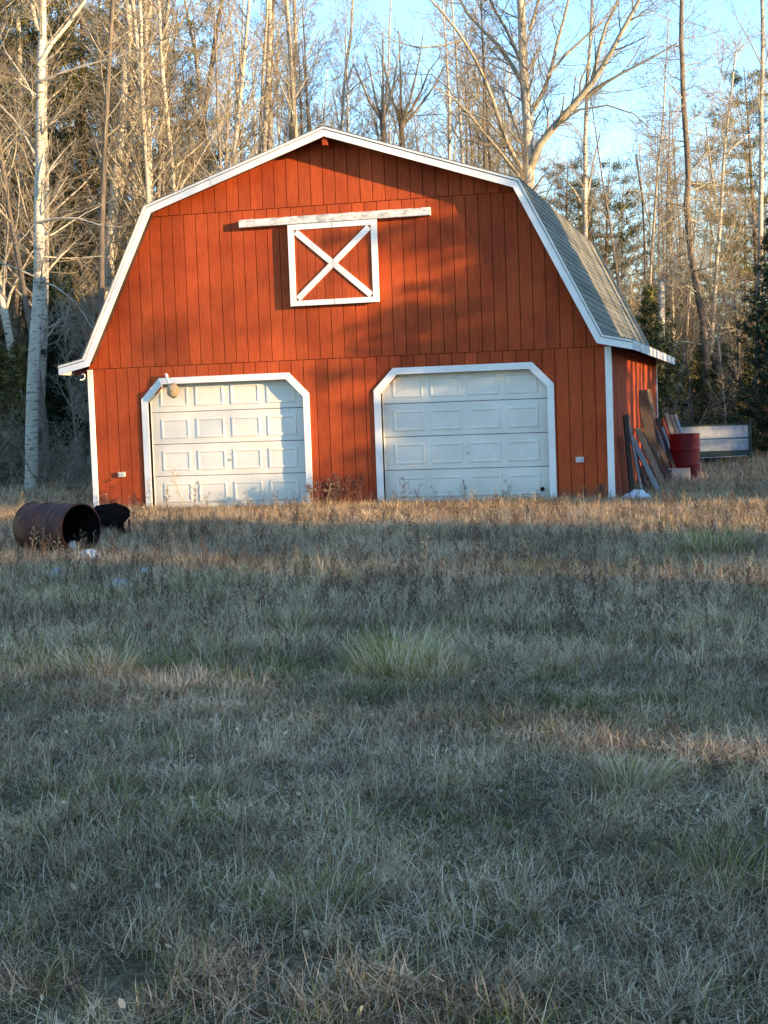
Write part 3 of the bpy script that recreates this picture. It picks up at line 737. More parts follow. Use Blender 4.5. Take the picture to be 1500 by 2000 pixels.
# ---- trees placed one by one, traced as real limbs at their own distances
def limb_from_px(pts, D, dd=0.0):
    """pts [(px, py)], depth D at the start running to D+dd"""
    k = len(pts); P = [at(px, py, D+dd*i/(k-1)) for i, (px, py) in enumerate(pts)]
    return P
def resample(P, n):
    P = np.array(P); s = np.concatenate([[0], np.cumsum(np.linalg.norm(np.diff(P, axis=0), axis=1))]); t = np.linspace(0, s[-1], n+1)
    return np.stack([np.interp(t, s, P[:, i]) for i in range(3)], 1)
def hero(name, label, cat, D, limbs, tmat, P, seed, ground=True, kids_per_m=2.2, kid_len=1.5, group=None, sub=True):
    """limbs: [(px points, r0, r1, depth drift, level)] first is the trunk"""
    rg = random.Random(seed); out = [[], [], [], []]; base = None
    for (pts, r0, r1, dd, lv) in limbs:
        Pn = limb_from_px(pts, D, dd)
        if base is None and ground:
            b = Pn[0].copy()
            if b[2] > 0.3:                       # carry the trunk down to the ground
                dir_ = Pn[0]-Pn[1]; dir_ = dir_/np.linalg.norm(dir_); dir_[2] = -abs(dir_[2])-0.3
                g_ = b+dir_*(b[2]+0.1)/abs(dir_[2])*1.0; Pn = [g_]+Pn
            else: Pn[0][2] = -0.1
        L = float(sum(np.linalg.norm(np.array(Pn[i+1])-Pn[i]) for i in range(len(Pn)-1)))
        n = max(4, int(L/0.6)); Q = resample(Pn, n)
        jit = np.cumsum(np.array([[rg.gauss(0, 0.012), rg.gauss(0, 0.012), 0] for _ in range(n+1)]), 0); Q = Q+jit*min(1, L/6)
        if base is None: base = Q[0].copy(); base[2] = 0
        Q = Q-base
        q = [tuple(a) for a in Q]; rad = [r0+(r1-r0)*i/n for i in range(n+1)]
        dirs = [nrm(tuple(Q[min(i+1, n)]-Q[max(i-1, 0)])) for i in range(n+1)]
        out[0 if lv == 0 else 1].append((q, rad))
        if P is not None:
            PP = dict(P); PP['rel'] = [0, 0, 1, 1]; PP['len'] = [kid_len, kid_len, 0.5, 0]; PP['tap'] = [0.4, 0.35, 0.3, 0]
            t0 = 0.0
            if lv == 0: t0 = max(0.15, min(0.6, 3.0/L)) if ground else 0.05
            else: t0 = 0.1
            kids(out, q, dirs, rad, L, 0 if lv == 0 else 1, PP, rg, nover=max(3, int(L*(1-t0)*kids_per_m)), t0=t0)
    e = empty(name, tuple(base)); tag(e, label, cat, group)
    tm, cm = tree_meshes(out, tmat, name)
    mobj('trunk', tm, e); mobj('crown', cm, e)
    return e
hp = params(nch=[0, 9, 10, 0], len=[1.6, 1.2, 0.5, 0], ang=[0.85, 0.7, 0.7, 0], t0=[0.3, 0.15, 0.1, 0], rr=[0.3, 0.34, 0.55, 0], end=[0.2, 0.3, 0.4, 0.5])
hup = params(nch=[0, 9, 9, 0], len=[1.6, 1.2, 0.5, 0], ang=[0.6, 0.6, 0.6, 0], t0=[0.3, 0.15, 0.1, 0], trop=[0.02, 0.12, 0.08, 0.05], rr=[0.3, 0.36, 0.55, 0], end=[0.2, 0.3, 0.4, 0.5])
hero('birch_tree', 'tall white birch with dark dead side limbs, nearest the left edge of the photo', 'birch tree', 33.8,
     [([(60, 962), (64, 700), (72, 520), (72, 400), (74, 200), (78, 60), (80, -120)], 0.155, 0.07, 0, 0),
      ([(74, 130), (110, 70), (150, 30), (185, -40)], 0.055, 0.03, 0.5, 1), ([(72, 60), (62, 10), (55, -60)], 0.06, 0.04, -0.4, 1),
      ([(80, 160), (140, 135), (200, 120), (270, 100), (320, 70), (380, 85)], 0.035, 0.012, -1.2, 1),
      ([(72, 395), (90, 340), (120, 300), (150, 270)], 0.032, 0.012, -0.5, 1), ([(70, 435), (100, 428), (140, 422), (190, 440), (240, 445)], 0.034, 0.010, -0.8, 1),
      ([(66, 190), (40, 140), (15, 110), (0, 70)], 0.03, 0.012, 0.6, 1), ([(66, 300), (40, 250), (10, 215), (-30, 180)], 0.028, 0.010, 0.5, 1),
      ([(68, 540), (20, 520), (-40, 500)], 0.026, 0.01, -0.4, 1), ([(75, 548), (110, 560), (150, 590), (180, 640)], 0.024, 0.008, -0.6, 1),
      ([(70, 470), (110, 455), (150, 425), (200, 400)], 0.024, 0.008, 0.8, 1), ([(75, 500), (130, 505), (200, 500)], 0.02, 0.008, 1.0, 1)],
     M['birch'], hp, 101, kids_per_m=2.0, kid_len=1.3)
hero('birch_tree', 'slim cream birch standing just behind the big left birch', 'birch tree', 41,
     [([(18, 900), (32, 620), (36, 450), (42, 300), (40, 180), (36, 60), (34, -80)], 0.11, 0.06, 0, 0), ([(40, 300), (20, 220), (0, 180)], 0.04, 0.02, 0, 1), ([(42, 280), (70, 220), (90, 150)], 0.03, 0.015, 0, 1)],
     M['birch'], hup, 102, kids_per_m=2.2)
hero('birch_tree', 'cluster of leaning cream birch stems rising behind the left slope of the roof', 'birch tree', 40,
     [([(205, 640), (213, 480), (226, 360), (244, 230), (252, 80), (256, -80)], 0.19, 0.09, 0, 0), ([(230, 400), (255, 260), (275, 120), (290, 20), (296, -60)], 0.10, 0.05, 0.6, 1),
      ([(265, 390), (256, 300), (250, 200), (262, 90)], 0.08, 0.05, 1, 1), ([(240, 230), (300, 120), (330, 40)], 0.05, 0.02, -0.5, 1), ([(215, 480), (180, 380), (150, 330)], 0.04, 0.015, 0.5, 1)],
     M['birch'], hup, 103, kids_per_m=2.4)
hero('birch_tree', 'straight narrow birch just right of the leaning birch cluster', 'birch tree', 43,
     [([(316, 520), (317, 380), (314, 250), (318, 120), (330, -60)], 0.085, 0.05, 0, 0)], M['birch'], hup, 104)
hero('hardwood_tree', 'dark leaning forked tree behind the left roof slope', 'tree', 44,
     [([(372, 480), (380, 330), (395, 220), (415, 110), (432, 0), (440, -60)], 0.12, 0.06, 0, 0), ([(392, 240), (365, 190), (340, 150)], 0.04, 0.02, 0, 1), ([(410, 130), (440, 60), (460, 0)], 0.04, 0.02, 0, 1)], M['bark'], hup, 105)
hero('birch_tree', 'brightest pale birch of a close pair, left of the barn peak', 'birch tree', 42,
     [([(512, 500), (514, 300), (522, 180), (526, 60), (522, -60)], 0.10, 0.065, 0, 0), ([(528, 300), (530, 180), (533, 60), (540, -60)], 0.08, 0.05, 0.5, 1), ([(526, 150), (550, 90), (580, 30)], 0.03, 0.015, 0, 1)], M['birch'], hup, 106)
hero('birch_tree', 'reddish knobbly birch directly left of the barn peak', 'birch tree', 45,
     [([(566, 480), (568, 260), (575, 150), (578, 60), (572, -40)], 0.085, 0.05, 0, 0), ([(570, 160), (600, 110), (625, 60)], 0.03, 0.012, 0, 1)], M['birchdim'], hup, 107)
hero('aspen_tree', 'thin tree curving up directly behind the barn peak', 'tree', 43,
     [([(655, 480), (662, 250), (670, 150), (684, 60), (690, -60)], 0.065, 0.03, 0, 0), ([(665, 200), (700, 160), (740, 140), (800, 125)], 0.022, 0.01, 0, 1)], M['birchdim'], hup, 108)
for i, (bx, D_, fan, lab) in enumerate(((748, 42, [(-70, 160), (-35, 110), (0, 60), (35, 90)], 'fan shaped bare tree, the left of two behind the right roof slope'),
                                        (785, 44, [(-45, 90), (-5, 60), (40, 70), (75, 110), (110, 150)], 'fan shaped bare tree, the right of two behind the right roof slope'))):
    hero('hardwood_tree', lab, 'tree', D_,
         [([(bx, 520), (bx, 280), (bx-4, 215)], 0.10, 0.08, 0, 0)]+[([(bx-2, 235+4*j), (bx+dx_*0.45, 190), (bx+dx_*0.8, 120), (bx+dx_, ty)], 0.045, 0.015, rng.uniform(-1, 1), 1) for j, (dx_, ty) in enumerate(fan)],
         M['bark'], hup, 110+i, kids_per_m=3.2, kid_len=1.3)
hero('maple_tree', 'huge pale spreading tree with wide forking limbs behind the right roof corner', 'tree', 38.5,
     [([(1032, 560), (1030, 355), (1030, 270), (1026, 200), (1022, 120), (1018, 30), (1012, -90)], 0.215, 0.085, 0, 0),
      ([(1036, 330), (1050, 290), (1090, 240), (1130, 195), (1165, 150), (1195, 95), (1225, 40), (1262, -30)], 0.115, 0.04, -1.0, 1),
      ([(1120, 205), (1160, 175), (1200, 150), (1260, 120), (1320, 85)], 0.05, 0.02, -1.2, 1), ([(1085, 245), (1130, 215), (1190, 205), (1260, 230), (1270, 250)], 0.035, 0.01, -1.0, 1),
      ([(1042, 215), (1060, 180), (1075, 140), (1090, 80), (1110, 10), (1125, -60)], 0.06, 0.025, 0.8, 1), ([(1068, 150), (1110, 100), (1160, 60), (1200, 10)], 0.04, 0.02, 0.5, 1),
      ([(1155, 165), (1180, 60), (1210, 0), (1230, -50)], 0.05, 0.03, 1.2, 1), ([(1035, 60), (1050, 10), (1060, -50)], 0.05, 0.03, 0, 1),
      ([(1018, 330), (985, 270), (960, 190), (930, 120), (905, 75), (870, 30), (830, -10)], 0.065, 0.022, -1.4, 1),
      ([(1015, 345), (980, 300), (940, 250), (900, 200), (850, 170)], 0.045, 0.015, -1.8, 1),
      ([(1024, 170), (990, 110), (960, 70), (920, 40), (890, -20)], 0.065, 0.03, 0.9, 1), ([(1022, 130), (990, 60), (960, 10), (940, -40)], 0.05, 0.025, 1.5, 1),
      ([(905, 78), (860, 90), (800, 95), (730, 60)], 0.028, 0.01, -0.5, 1), ([(985, 270), (940, 225), (900, 215), (860, 145), (790, 145)], 0.03, 0.01, 0.6, 1),
      ([(940, 140), (930, 200), (890, 190)], 0.025, 0.01, 0, 1), ([(1028, 300), (1000, 230), (985, 180), (950, 145)], 0.045, 0.015, 1.4, 1)],
     M['maple'], hp, 120, kids_per_m=4.2, kid_len=1.45)
hero('birch_tree', 'slender pale birch rising from behind the steep right roof', 'birch tree', 41,
     [([(1148, 640), (1146, 460), (1145, 350), (1146, 240), (1152, 130), (1158, 0), (1160, -50)], 0.09, 0.035, 0, 0), ([(1140, 405), (1120, 370), (1100, 345)], 0.04, 0.015, 0, 1), ([(1148, 380), (1160, 310), (1172, 260)], 0.03, 0.015, 0, 1)], M['birch'], hup, 121, kids_per_m=1.6, kid_len=1.0)
hero('larch_tree', 'leaning bare larch with fine level branches against the blue sky', 'tree', 40,
     [([(1392, 800), (1375, 620), (1352, 500), (1346, 400), (1350, 330), (1342, 250), (1340, 100), (1342, -60)], 0.12, 0.05, 0, 0)],
     M['bark'], params(nch=[0, 9, 5, 0], ang=[1.4, 1.0, 0.9, 0], trop=[0, 0.04, 0.02, 0], rr=[0.26, 0.45, 0.6, 0], t0=[0.3, 0.1, 0.1, 0]), 122, kids_per_m=5.5, kid_len=1.5)
hero('hardwood_tree', 'thin dark pole tree right of the roof, left of the broken snag', 'tree', 42,
     [([(1262, 760), (1262, 560), (1259, 450), (1252, 380), (1240, 300)], 0.05, 0.02, 0, 0)], M['bark'], params(ang=[1.2, 0.8, 0.7, 0], nch=[0, 6, 5, 0]), 123, kids_per_m=3.5, kid_len=0.9)
hero('hardwood_tree', 'straight thin tree directly behind the broken snag', 'tree', 44,
     [([(1298, 740), (1298, 500), (1297, 400), (1302, 300), (1306, 190)], 0.045, 0.015, 0, 0)], M['bark'], params(ang=[1.2, 0.8, 0.7, 0], nch=[0, 6, 5, 0]), 124, kids_per_m=3.5, kid_len=0.9)
hero('birch_tree', 'multi stemmed birch between the larch and the right edge', 'birch tree', 41,
     [([(1372, 880), (1385, 700), (1398, 520), (1412, 360), (1422, 230), (1440, 100)], 0.08, 0.02, 0, 0), ([(1405, 430), (1385, 300), (1380, 240)], 0.05, 0.015, 0, 1), ([(1420, 300), (1450, 270), (1475, 255)], 0.03, 0.012, 0, 1)], M['birch'], hup, 125)
hero('birch_tree', 'tall thin tree at the right edge of the photo', 'birch tree', 37,
     [([(1470, 900), (1488, 600), (1492, 420), (1494, 250), (1497, 60), (1490, -60)], 0.085, 0.04, 0, 0), ([(1490, 130), (1460, 70), (1430, 20)], 0.02, 0.008, 0, 1)], M['birchdim'], hup, 126, kids_per_m=1.4, kid_len=1.0)
# broken snag
sn = limb_from_px([(1290, 900), (1290, 740), (1291, 640), (1293, 545)], 40.5)
sb = np.array(sn[0]); sb[2] = 0; q_ = [tuple(np.array(a)-sb) for a in sn]; q_[0] = (0, 0, -0.1)
mb = MB(); mb.tube(q_, [0.12, 0.11, 0.105, 0.10], 10); e = empty('snag', tuple(sb)); tag(e, 'broken off pale birch snag without a top, right of the roof', 'snag')
mb.build('trunk', M['birch'], e, smooth=True)
q2 = MB(); q2.tube([q_[2], (q_[2][0]+0.25, q_[2][1], q_[2][2]+0.25)], [0.03, 0.015], 5); q2.build('branch_stub', M['birch'], e)

def colxy(px, D):
    p = at(px, 803, D); return float(p[0]), float(p[1])
# conifers seen one by one
for (kind, v, px, D, sc, lab, cat) in (
    ('pine', 2, 130, 47, 1.05, 'tall golden olive pine behind the big left birch', 'pine tree'),
    ('pine', 2, 20, 50, 1.0, 'tall olive pine at the far left edge', 'pine tree'),
    ('pine', 1, 175, 43, 1.35, 'broad olive gold pine between the big left birch and the leaning birch cluster', 'pine tree'),
    ('pine', 1, -30, 42, 1.5, 'olive gold pine cut by the left edge of the photo', 'pine tree'),
    ('pine', 0, 330, 47, 1.15, 'green pine behind the straight narrow birch', 'pine tree'),
    ('pine', 2, 80, 44, 0.85, 'golden pine directly behind the trunk of the big left birch', 'pine tree'),
    ('pine', 0, 1095, 46, 0.68, 'small olive pine behind the roof corner under the spreading tree', 'pine tree'),
    ('pine', 1, 1185, 45, 0.82, 'bushy pine right of the slender birch behind the roof', 'pine tree'),
    ('pine', 1, 935, 52, 0.74, 'pine crown peeping over the right roof slope', 'pine tree'),
    ('pine', 0, 1490, 46, 0.88, 'tall dark topped pine at the right edge of the sky', 'pine tree'),
    ('pine', 1, 1455, 48, 0.78, 'pine left of the tall right edge pine', 'pine tree'),
    ('pine', 1, 1350, 50, 0.52, 'low green pine behind the foot of the larch', 'pine tree'),
    ('pine', 0, 1295, 52, 0.45, 'low green pine behind the broken snag', 'pine tree'),
    ('darkyoung', 1, 1520, 36.4, 0.74, 'dark shaded spruce standing at the right edge behind the trailer', 'spruce tree')):
    x, y = colxy(px, D)
    plant(kind, v, x, y, rng.uniform(0, 6), sc, 'pine_tree' if kind == 'pine' else 'spruce_tree', lab, cat)  # each pine keeps its own label

# ---- the crowd of trees behind, each a thing
LAB = {'birch': ('birch_tree', 'bare white birch', 'birch tree', 'bare birches crowding the woodland'),
       'aspen': ('aspen_tree', 'bare tan barked aspen', 'aspen tree', 'bare aspens crowding the woodland'),
       'hardwood': ('hardwood_tree', 'bare grey brown tree', 'tree', 'bare grey brown trees crowding the woodland'),
       'sapling': ('sapling', 'thin bare sapling', 'sapling', 'bare saplings in the understory'),
       'shrub': ('shrub', 'low tangled bare shrub on the woodland floor', 'shrub', 'bare shrubs on the woodland floor'),
       'pine': ('pine_tree', 'olive green pine', 'pine tree', 'pines among the bare trees'),
       'darkyoung': ('young_spruce', 'dark young spruce', 'young spruce', ''),
       'young': ('young_pine', 'small young pine', 'young pine', 'young pines in the understory')}
placed = []
def ok(x, y, dmin):
    if -1.6 < x < 10.4 and -2 < y < 12.3: return False
    if x > 8 and y < 13.2: return False
    if x < 0 and y < 2: return False
    for (a, b) in placed:
        if (a-x)**2+(b-y)**2 < dmin*dmin: return False
    return True
def crowd(kind, n, pxr, Dr, sc, dmin=0.9, powD=1.0, maxscale=None):
    c = 0; tries = 0
    while c < n and tries < n*30:
        tries += 1
        px = rng.uniform(*pxr); D = Dr[0]+(Dr[1]-Dr[0])*rng.random()**powD
        if px < 190 and D < 34: pass
        x, y = colxy(px, D)
        if not ok(x, y, dmin): continue
        placed.append((x, y)); nm, lb, ct, gp = LAB[kind]
        z_ = ('outside the left edge of the photo' if px < -10 else 'left of the barn' if px < 165 else 'above the left roof slope' if px < 460 else 'above the barn peak' if px < 760 else
              'above the right roof slope' if px < 1120 else 'just right of the barn' if px < 1330 else 'by the right edge of the photo' if px < 1515 else 'outside the right edge of the photo')
        f_ = ('nearer ' if D < Dr[0]+0.3*(Dr[1]-Dr[0]) else 'farther ')+{'young': 'young pine', 'darkyoung': 'young spruce'}.get(kind, kind)
        lb = lb+', '+('in the near rows ' if D < Dr[0]+0.3*(Dr[1]-Dr[0]) else 'in the far rows ')+z_; gp = f_+' trees '+z_
        if kind == 'shrub': lb = 'low tangled bare shrub, '+lb.split(', ')[1]
        plant(kind, rng.randrange(len(VAR[kind])), x, y, rng.uniform(0, 6.28), rng.uniform(*sc), nm, lb, ct, gp, zs=rng.uniform(0.9, 1.1)); c += 1
# left and centre: dense and tall
crowd('birch', 26, (-260, 620), (37, 75), (0.85, 1.15))
crowd('aspen', 34, (-260, 700), (36, 85), (0.85, 1.15))
crowd('hardwood', 30, (-260, 700), (36, 85), (0.9, 1.2))
crowd('birch', 14, (620, 1080), (44, 80), (0.75, 1.0))
crowd('aspen', 28, (600, 1080), (42, 85), (0.7, 0.95))
crowd('hardwood', 34, (600, 1080), (42, 85), (0.75, 1.0))
# right: thinner and lower
crowd('birch', 14, (1130, 1800), (40, 80), (0.55, 0.85))
crowd('aspen', 26, (1080, 1800), (40, 85), (0.45, 0.75))
crowd('hardwood', 32, (1080, 1800), (40, 85), (0.45, 0.8))
crowd('pine', 22, (-260, 420), (46, 85), (0.85, 1.15), 1.8)
crowd('pine', 14, (420, 1080), (60, 95), (0.5, 0.75), 2.0)
crowd('pine', 22, (1080, 1850), (50, 90), (0.36, 0.62), 1.8)
crowd('darkyoung', 46, (-260, 180), (38, 66), (0.45, 1.0), 0.8)
crowd('darkyoung', 34, (1200, 1800), (40, 66), (0.3, 0.6), 0.8)
crowd('sapling', 40, (-260, 240), (32, 60), (0.7, 1.2), 0.5)
crowd('sapling', 40, (1170, 1800), (37, 65), (0.55, 1.0), 0.5)
crowd('shrub', 44, (-260, 200), (31, 52), (0.5, 1.1), 0.4)
crowd('shrub', 55, (1190, 1800), (36.5, 58), (0.5, 1.0), 0.4)
crowd('young', 26, (-260, 220), (34, 60), (0.6, 1.2), 0.6)
crowd('young', 34, (1180, 1800), (38, 62), (0.6, 1.1), 0.6)

# ---- trees standing off to the right of the field: they throw the long evening shade
NH = np.array([0.333, 0.943]); SH = np.array([0.943, -0.333])
def by_shade(n_, t_): 
    p = NH*n_+SH*t_; return float(p[0]), float(p[1])
shade = [(3.75, 25, 'spruce', 0, 1.02), (4.5, 29, 'spruce', 0, 0.9), (3.3, 33, 'spruce', 0, 0.95), (3.9, 38, 'spruce', 0, 0.95),
         (6.4, 30, 'spruce', 0, 0.36), (8.3, 27, 'spruce', 0, 0.30), (10.6, 29, 'spruce', 0, 0.52), (11.9, 27, 'spruce', 0, 0.6), (13.4, 30, 'spruce', 0, 0.5), (15, 27, 'spruce', 0, 0.55), (16.8, 30, 'spruce', 0, 0.5), (18.6, 27, 'spruce', 0, 0.55), (21, 30, 'spruce', 0, 0.45),
         (2.7, 15.5, 'pine', 0, 0.42), (7.3, 25, 'spruce', 0, 0.33), (9.2, 26, 'spruce', 0, 0.36), (-5.2, 29, 'spruce', 0, 0.5), (-4.1, 31, 'spruce', 0, 0.45), (-10.8, 33, 'spruce', 0, 0.5), (-11.9, 35, 'spruce', 0, 0.52), (-9.2, 35, 'spruce', 0, 0.46)]
k = -2.6
while k > -27:
    if k < -2.7 or True:
        shade.append((k-rng.uniform(0, 0.8), 38+rng.uniform(-3, 3), rng.choice(('hardwood', 'aspen', 'birch')), rng.randrange(3), rng.uniform(0.8, 1.1)))
        shade.append((k-rng.uniform(0, 0.8), 47+rng.uniform(-3, 3), rng.choice(('hardwood', 'aspen')), rng.randrange(3), rng.uniform(0.8, 1.1)))
        shade.append((k-rng.uniform(0, 0.8), 57+rng.uniform(-4, 4), rng.choice(('hardwood', 'aspen', 'pine')), rng.randrange(3), rng.uniform(0.8, 1.0)))
    if k < -11.5:
        shade.append((k-rng.uniform(0.5, 1.0), 34+rng.uniform(-1, 1), 'spruce', 0, rng.uniform(0.46, 0.56)))
    elif rng.random() < 0.8: shade.append((k-rng.uniform(0.6, 0.9), 31+rng.uniform(-1, 1), 'spruce', 0, rng.uniform(0.42, 0.52)))
    k -= 1.7
for n_, t_, kd, v, s_ in shade:
    x, y = by_shade(n_, t_)
    if kd == 'spruce': plant(kd, v, x, y, rng.uniform(0, 6), s_, 'spruce_tree', 'dark spruce in the row along the right side of the field', 'spruce tree', 'spruces along the right side of the field')
    else:
        nm, lb, ct, gp = LAB[kd]; plant(kd, v, x, y, rng.uniform(0, 6), s_, nm, 'bare or thin tree in the belt along the right side of the field' , ct, 'trees in the belt right of the field')
for n_, t_, kd, v, s_ in ((0.4, 45, 'birch', 0, 0.9), (1.6, 52, 'hardwood', 0, 1.0), (-0.6, 56, 'hardwood', 1, 1.0), (6.5, 30, 'hardwood', 1, 1.0), (8.4, 34, 'birch', 2, 1.0), (10.2, 30, 'aspen', 1, 1.0), (12.5, 28, 'hardwood', 2, 1.0),
                          (14.5, 30, 'pine', 0, 0.6), (17.5, 34, 'pine', 1, 0.8), (20, 30, 'pine', 0, 0.6), (23, 36, 'aspen', 2, 1), (26, 33, 'pine', 1, 0.7), (30, 38, 'hardwood', 0, 1.0)):
    x, y = by_shade(n_, t_); nm, lb, ct, gp = LAB[kd]
    plant(kd, v, x, y, rng.uniform(0, 6), s_, nm, lb+' standing in the open far right of the barn', ct, 'trees far right of the barn')

# ---- GN scatter (uncountable stuff only)
def scatter(name, pts, rots, scales, idx, meshes):
    col = bpy.data.collections.new(name+'_source')
    for i, me in enumerate(meshes):
        o = bpy.data.objects.new('%s_piece_%02d' % (name, i), me); col.objects.link(o)
    me = bpy.data.meshes.new(name); me.vertices.add(len(pts)); me.vertices.foreach_set('co', np.asarray(pts, dtype=np.float32).ravel())
    for an, ty, dat, key in (('rot', 'FLOAT_VECTOR', rots, 'vector'), ('scl', 'FLOAT_VECTOR', scales, 'vector'), ('idx', 'INT', idx, 'value')):
        a = me.attributes.new(an, ty, 'POINT'); a.data.foreach_set(key, np.asarray(dat, dtype=np.int32 if ty == 'INT' else np.float32).ravel())
    me.update()
    o = bpy.data.objects.new(name, me); COL.objects.link(o)
    g = bpy.data.node_groups.new(name, 'GeometryNodeTree')
    g.interface.new_socket('Geometry', in_out='INPUT', socket_type='NodeSocketGeometry'); g.interface.new_socket('Geometry', in_out='OUTPUT', socket_type='NodeSocketGeometry')
    gi = g.nodes.new('NodeGroupInput'); go = g.nodes.new('NodeGroupOutput'); ip = g.nodes.new('GeometryNodeInstanceOnPoints'); ci = g.nodes.new('GeometryNodeCollectionInfo')
    ci.inputs['Collection'].default_value = col; ci.inputs['Separate Children'].default_value = True; ci.inputs['Reset Children'].default_value = True
    ip.inputs['Pick Instance'].default_value = True
    def na(n_, t_):
        q = g.nodes.new('GeometryNodeInputNamedAttribute'); q.data_type = t_; q.inputs['Name'].default_value = n_; return q.outputs['Attribute']
    L = g.links.new
    L(gi.outputs[0], ip.inputs['Points']); L(ci.outputs[0], ip.inputs['Instance']); L(na('idx', 'INT'), ip.inputs['Instance Index'])
    L(na('rot', 'FLOAT_VECTOR'), ip.inputs['Rotation']); L(na('scl', 'FLOAT_VECTOR'), ip.inputs['Scale']); L(ip.outputs[0], go.inputs[0])
    md = o.modifiers.new('scatter', 'NODES'); md.node_group = g
    return o
# far wood
fp, fr, fs, fi = [], [], [], []
fm = []
for kd in ('hardwood', 'aspen', 'pine', 'young'):
    for v in VAR[kd][:2]:
        # join the parts of a far tree in one mesh
        for me in v: fm.append(me)
pairs = []; off = 0
for kd in ('hardwood', 'aspen', 'pine', 'young'):
    for v in VAR[kd][:2]: pairs.append((kd, list(range(off, off+len(v))))); off += len(v)
for _ in range(330):
    px = rng.uniform(-500, 2000); D = rng.uniform(86, 130); x, y = colxy(px, D)
    kd, ids = rng.choice(pairs); s_ = (rng.uniform(0.7, 1.0) if px < 700 else rng.uniform(0.38, 0.6)) * (1.8 if kd == 'young' else 1); rz = rng.uniform(0, 6.28)
    if kd == 'pine': s_ *= 0.85
    for i_ in ids:
        fp.append((x, y, 0)); fr.append((0, 0, rz)); fs.append((s_*1.1, s_*1.1, s_)); fi.append(i_)
tag(scatter('distant_wood', fp, fr, fs, fi, fm), kind='stuff')

# ================================================================== GRASS
def grass_patch(seed, size, n, wd, hmin, hmax, lie=0.35, clump=0.0, green=None):
    rg = np.random.RandomState(seed)
    bx = rg.uniform(-size/2, size/2, n); by = rg.uniform(-size/2, size/2, n)
    if clump:
        k = max(1, int(n*clump/60)); cx = rg.uniform(-size/2, size/2, k); cy = rg.uniform(-size/2, size/2, k); sel = rg.rand(n) < clump; ci = rg.randint(0, k, n)
        bx = np.where(sel, cx[ci]+rg.normal(0, 0.03, n), bx); by = np.where(sel, cy[ci]+rg.normal(0, 0.03, n), by)
    az = rg.uniform(0, 2*math.pi, n); L = rg.uniform(hmin, hmax, n)*(0.6+0.8*rg.rand(n)**2)
    lying = rg.rand(n) < lie
    e0 = np.where(lying, rg.uniform(0.05, 0.5, n), rg.uniform(0.9, 1.5, n))       # start elevation
    curl = np.where(lying, rg.uniform(-0.5, 0.3, n), rg.uniform(-1.6, -0.1, n))
    turn = rg.normal(0, 0.9, n)
    S = 3; P = [np.stack([bx, by, np.where(lying, rg.uniform(0.0, 0.05, n), 0.0)-0.01], 1)]
    for s in range(S):
        e = e0+curl*(s+0.5)/S; a = az+turn*(s/S)
        stp = (L/S)[:, None]*np.stack([np.cos(e)*np.cos(a), np.cos(e)*np.sin(a), np.sin(e)], 1)
        q = P[-1]+stp; q[:, 2] = np.maximum(q[:, 2], 0.003); P.append(q)
    wv = np.stack([-np.sin(az+0.6*rg.normal(size=n)), np.cos(az), np.zeros(n)], 1)*(wd*rg.uniform(0.6, 1.3, n))[:, None]/2
    Vs = np.stack([P[0]-wv, P[0]+wv, P[1]-wv*0.9, P[1]+wv*0.9, P[2]-wv*0.6, P[2]+wv*0.6, P[3]], 1).reshape(-1, 3)
    b = np.arange(n)[:, None]*7
    Q = np.concatenate([b+np.array([0, 1, 3, 2]), b+np.array([2, 3, 5, 4])]); T = b+np.array([4, 5, 6])
    rnd = np.repeat(np.clip(rg.beta(0.9, 1.0, n), 0, 1), 7); kd = np.repeat(np.where(lying, 0.35+0.65*rg.rand(n), rg.rand(n)), 7)
    nl = n//200                                     # fallen leaves and bits of litter
    b0 = np.arange(nl)*7; c_ = np.stack([rg.uniform(-size/2, size/2, nl), rg.uniform(-size/2, size/2, nl), rg.uniform(0.005, 0.05, nl)], 1); lw = rg.uniform(0.006, 0.013, (nl, 1))*min(1.5, size/0.6)
    a1 = rg.normal(size=(nl, 3))*[1, 1, 0.4]; a1 /= np.linalg.norm(a1, axis=1, keepdims=True); a2 = np.cross(a1, rg.normal(size=(nl, 3))*[0.4, 0.4, 1]); a2 /= np.linalg.norm(a2, axis=1, keepdims=True)
    for j, (u_, v_) in enumerate(((-1, -0.1), (-1, 0.1), (-0.5, -0.55), (-0.5, 0.55), (0.4, -0.6), (0.4, 0.6), (1.2, 0))): Vs[b0+j] = c_+a1*u_*lw+a2*v_*lw
    if green is not None: kd = np.repeat(rg.rand(n)*0.0+np.where(rg.rand(n) < green, 0.0, 1.0), 7)
    return np_mesh('blades', Vs, [(Q, 0), (T, 0)], [M['grass']], {'rnd': rnd, 'kind': kd})
near = [grass_patch(200+i, 0.62, 3400, 0.0029, 0.03, 0.13, 0.5, 0.6) for i in range(5)]
midg = [grass_patch(220+i, 1.15, 4200, 0.0042, 0.045, 0.19, 0.42, 0.6) for i in range(5)]
farg = [grass_patch(240+i, 1.8, 2200, 0.011, 0.08, 0.24, 0.3, 0.4) for i in range(3)]
pts, rots, scs, ids = [], [], [], []
def inbarn(x, y, m_=0.1): return -m_ < x < W+m_ and -m_ < y < LB+m_
def add(x, y, i_, s_):
    pts.append((x, y, float(hz(np.array(x), np.array(y))))); rots.append((0, 0, rng.uniform(0, 6.28))); scs.append((s_, s_, s_*rng.uniform(0.75, 1.3))); ids.append(i_)
CX, CY = CAM[0], CAM[1]
def cam_rel(x, y):
    dx, dy = x-CX, y-CY; d = dx*math.sin(yaw)+dy*math.cos(yaw); s = dx*math.cos(yaw)-dy*math.sin(yaw); return d, s
x = -16.0
nnear = nmid = nfar = 0
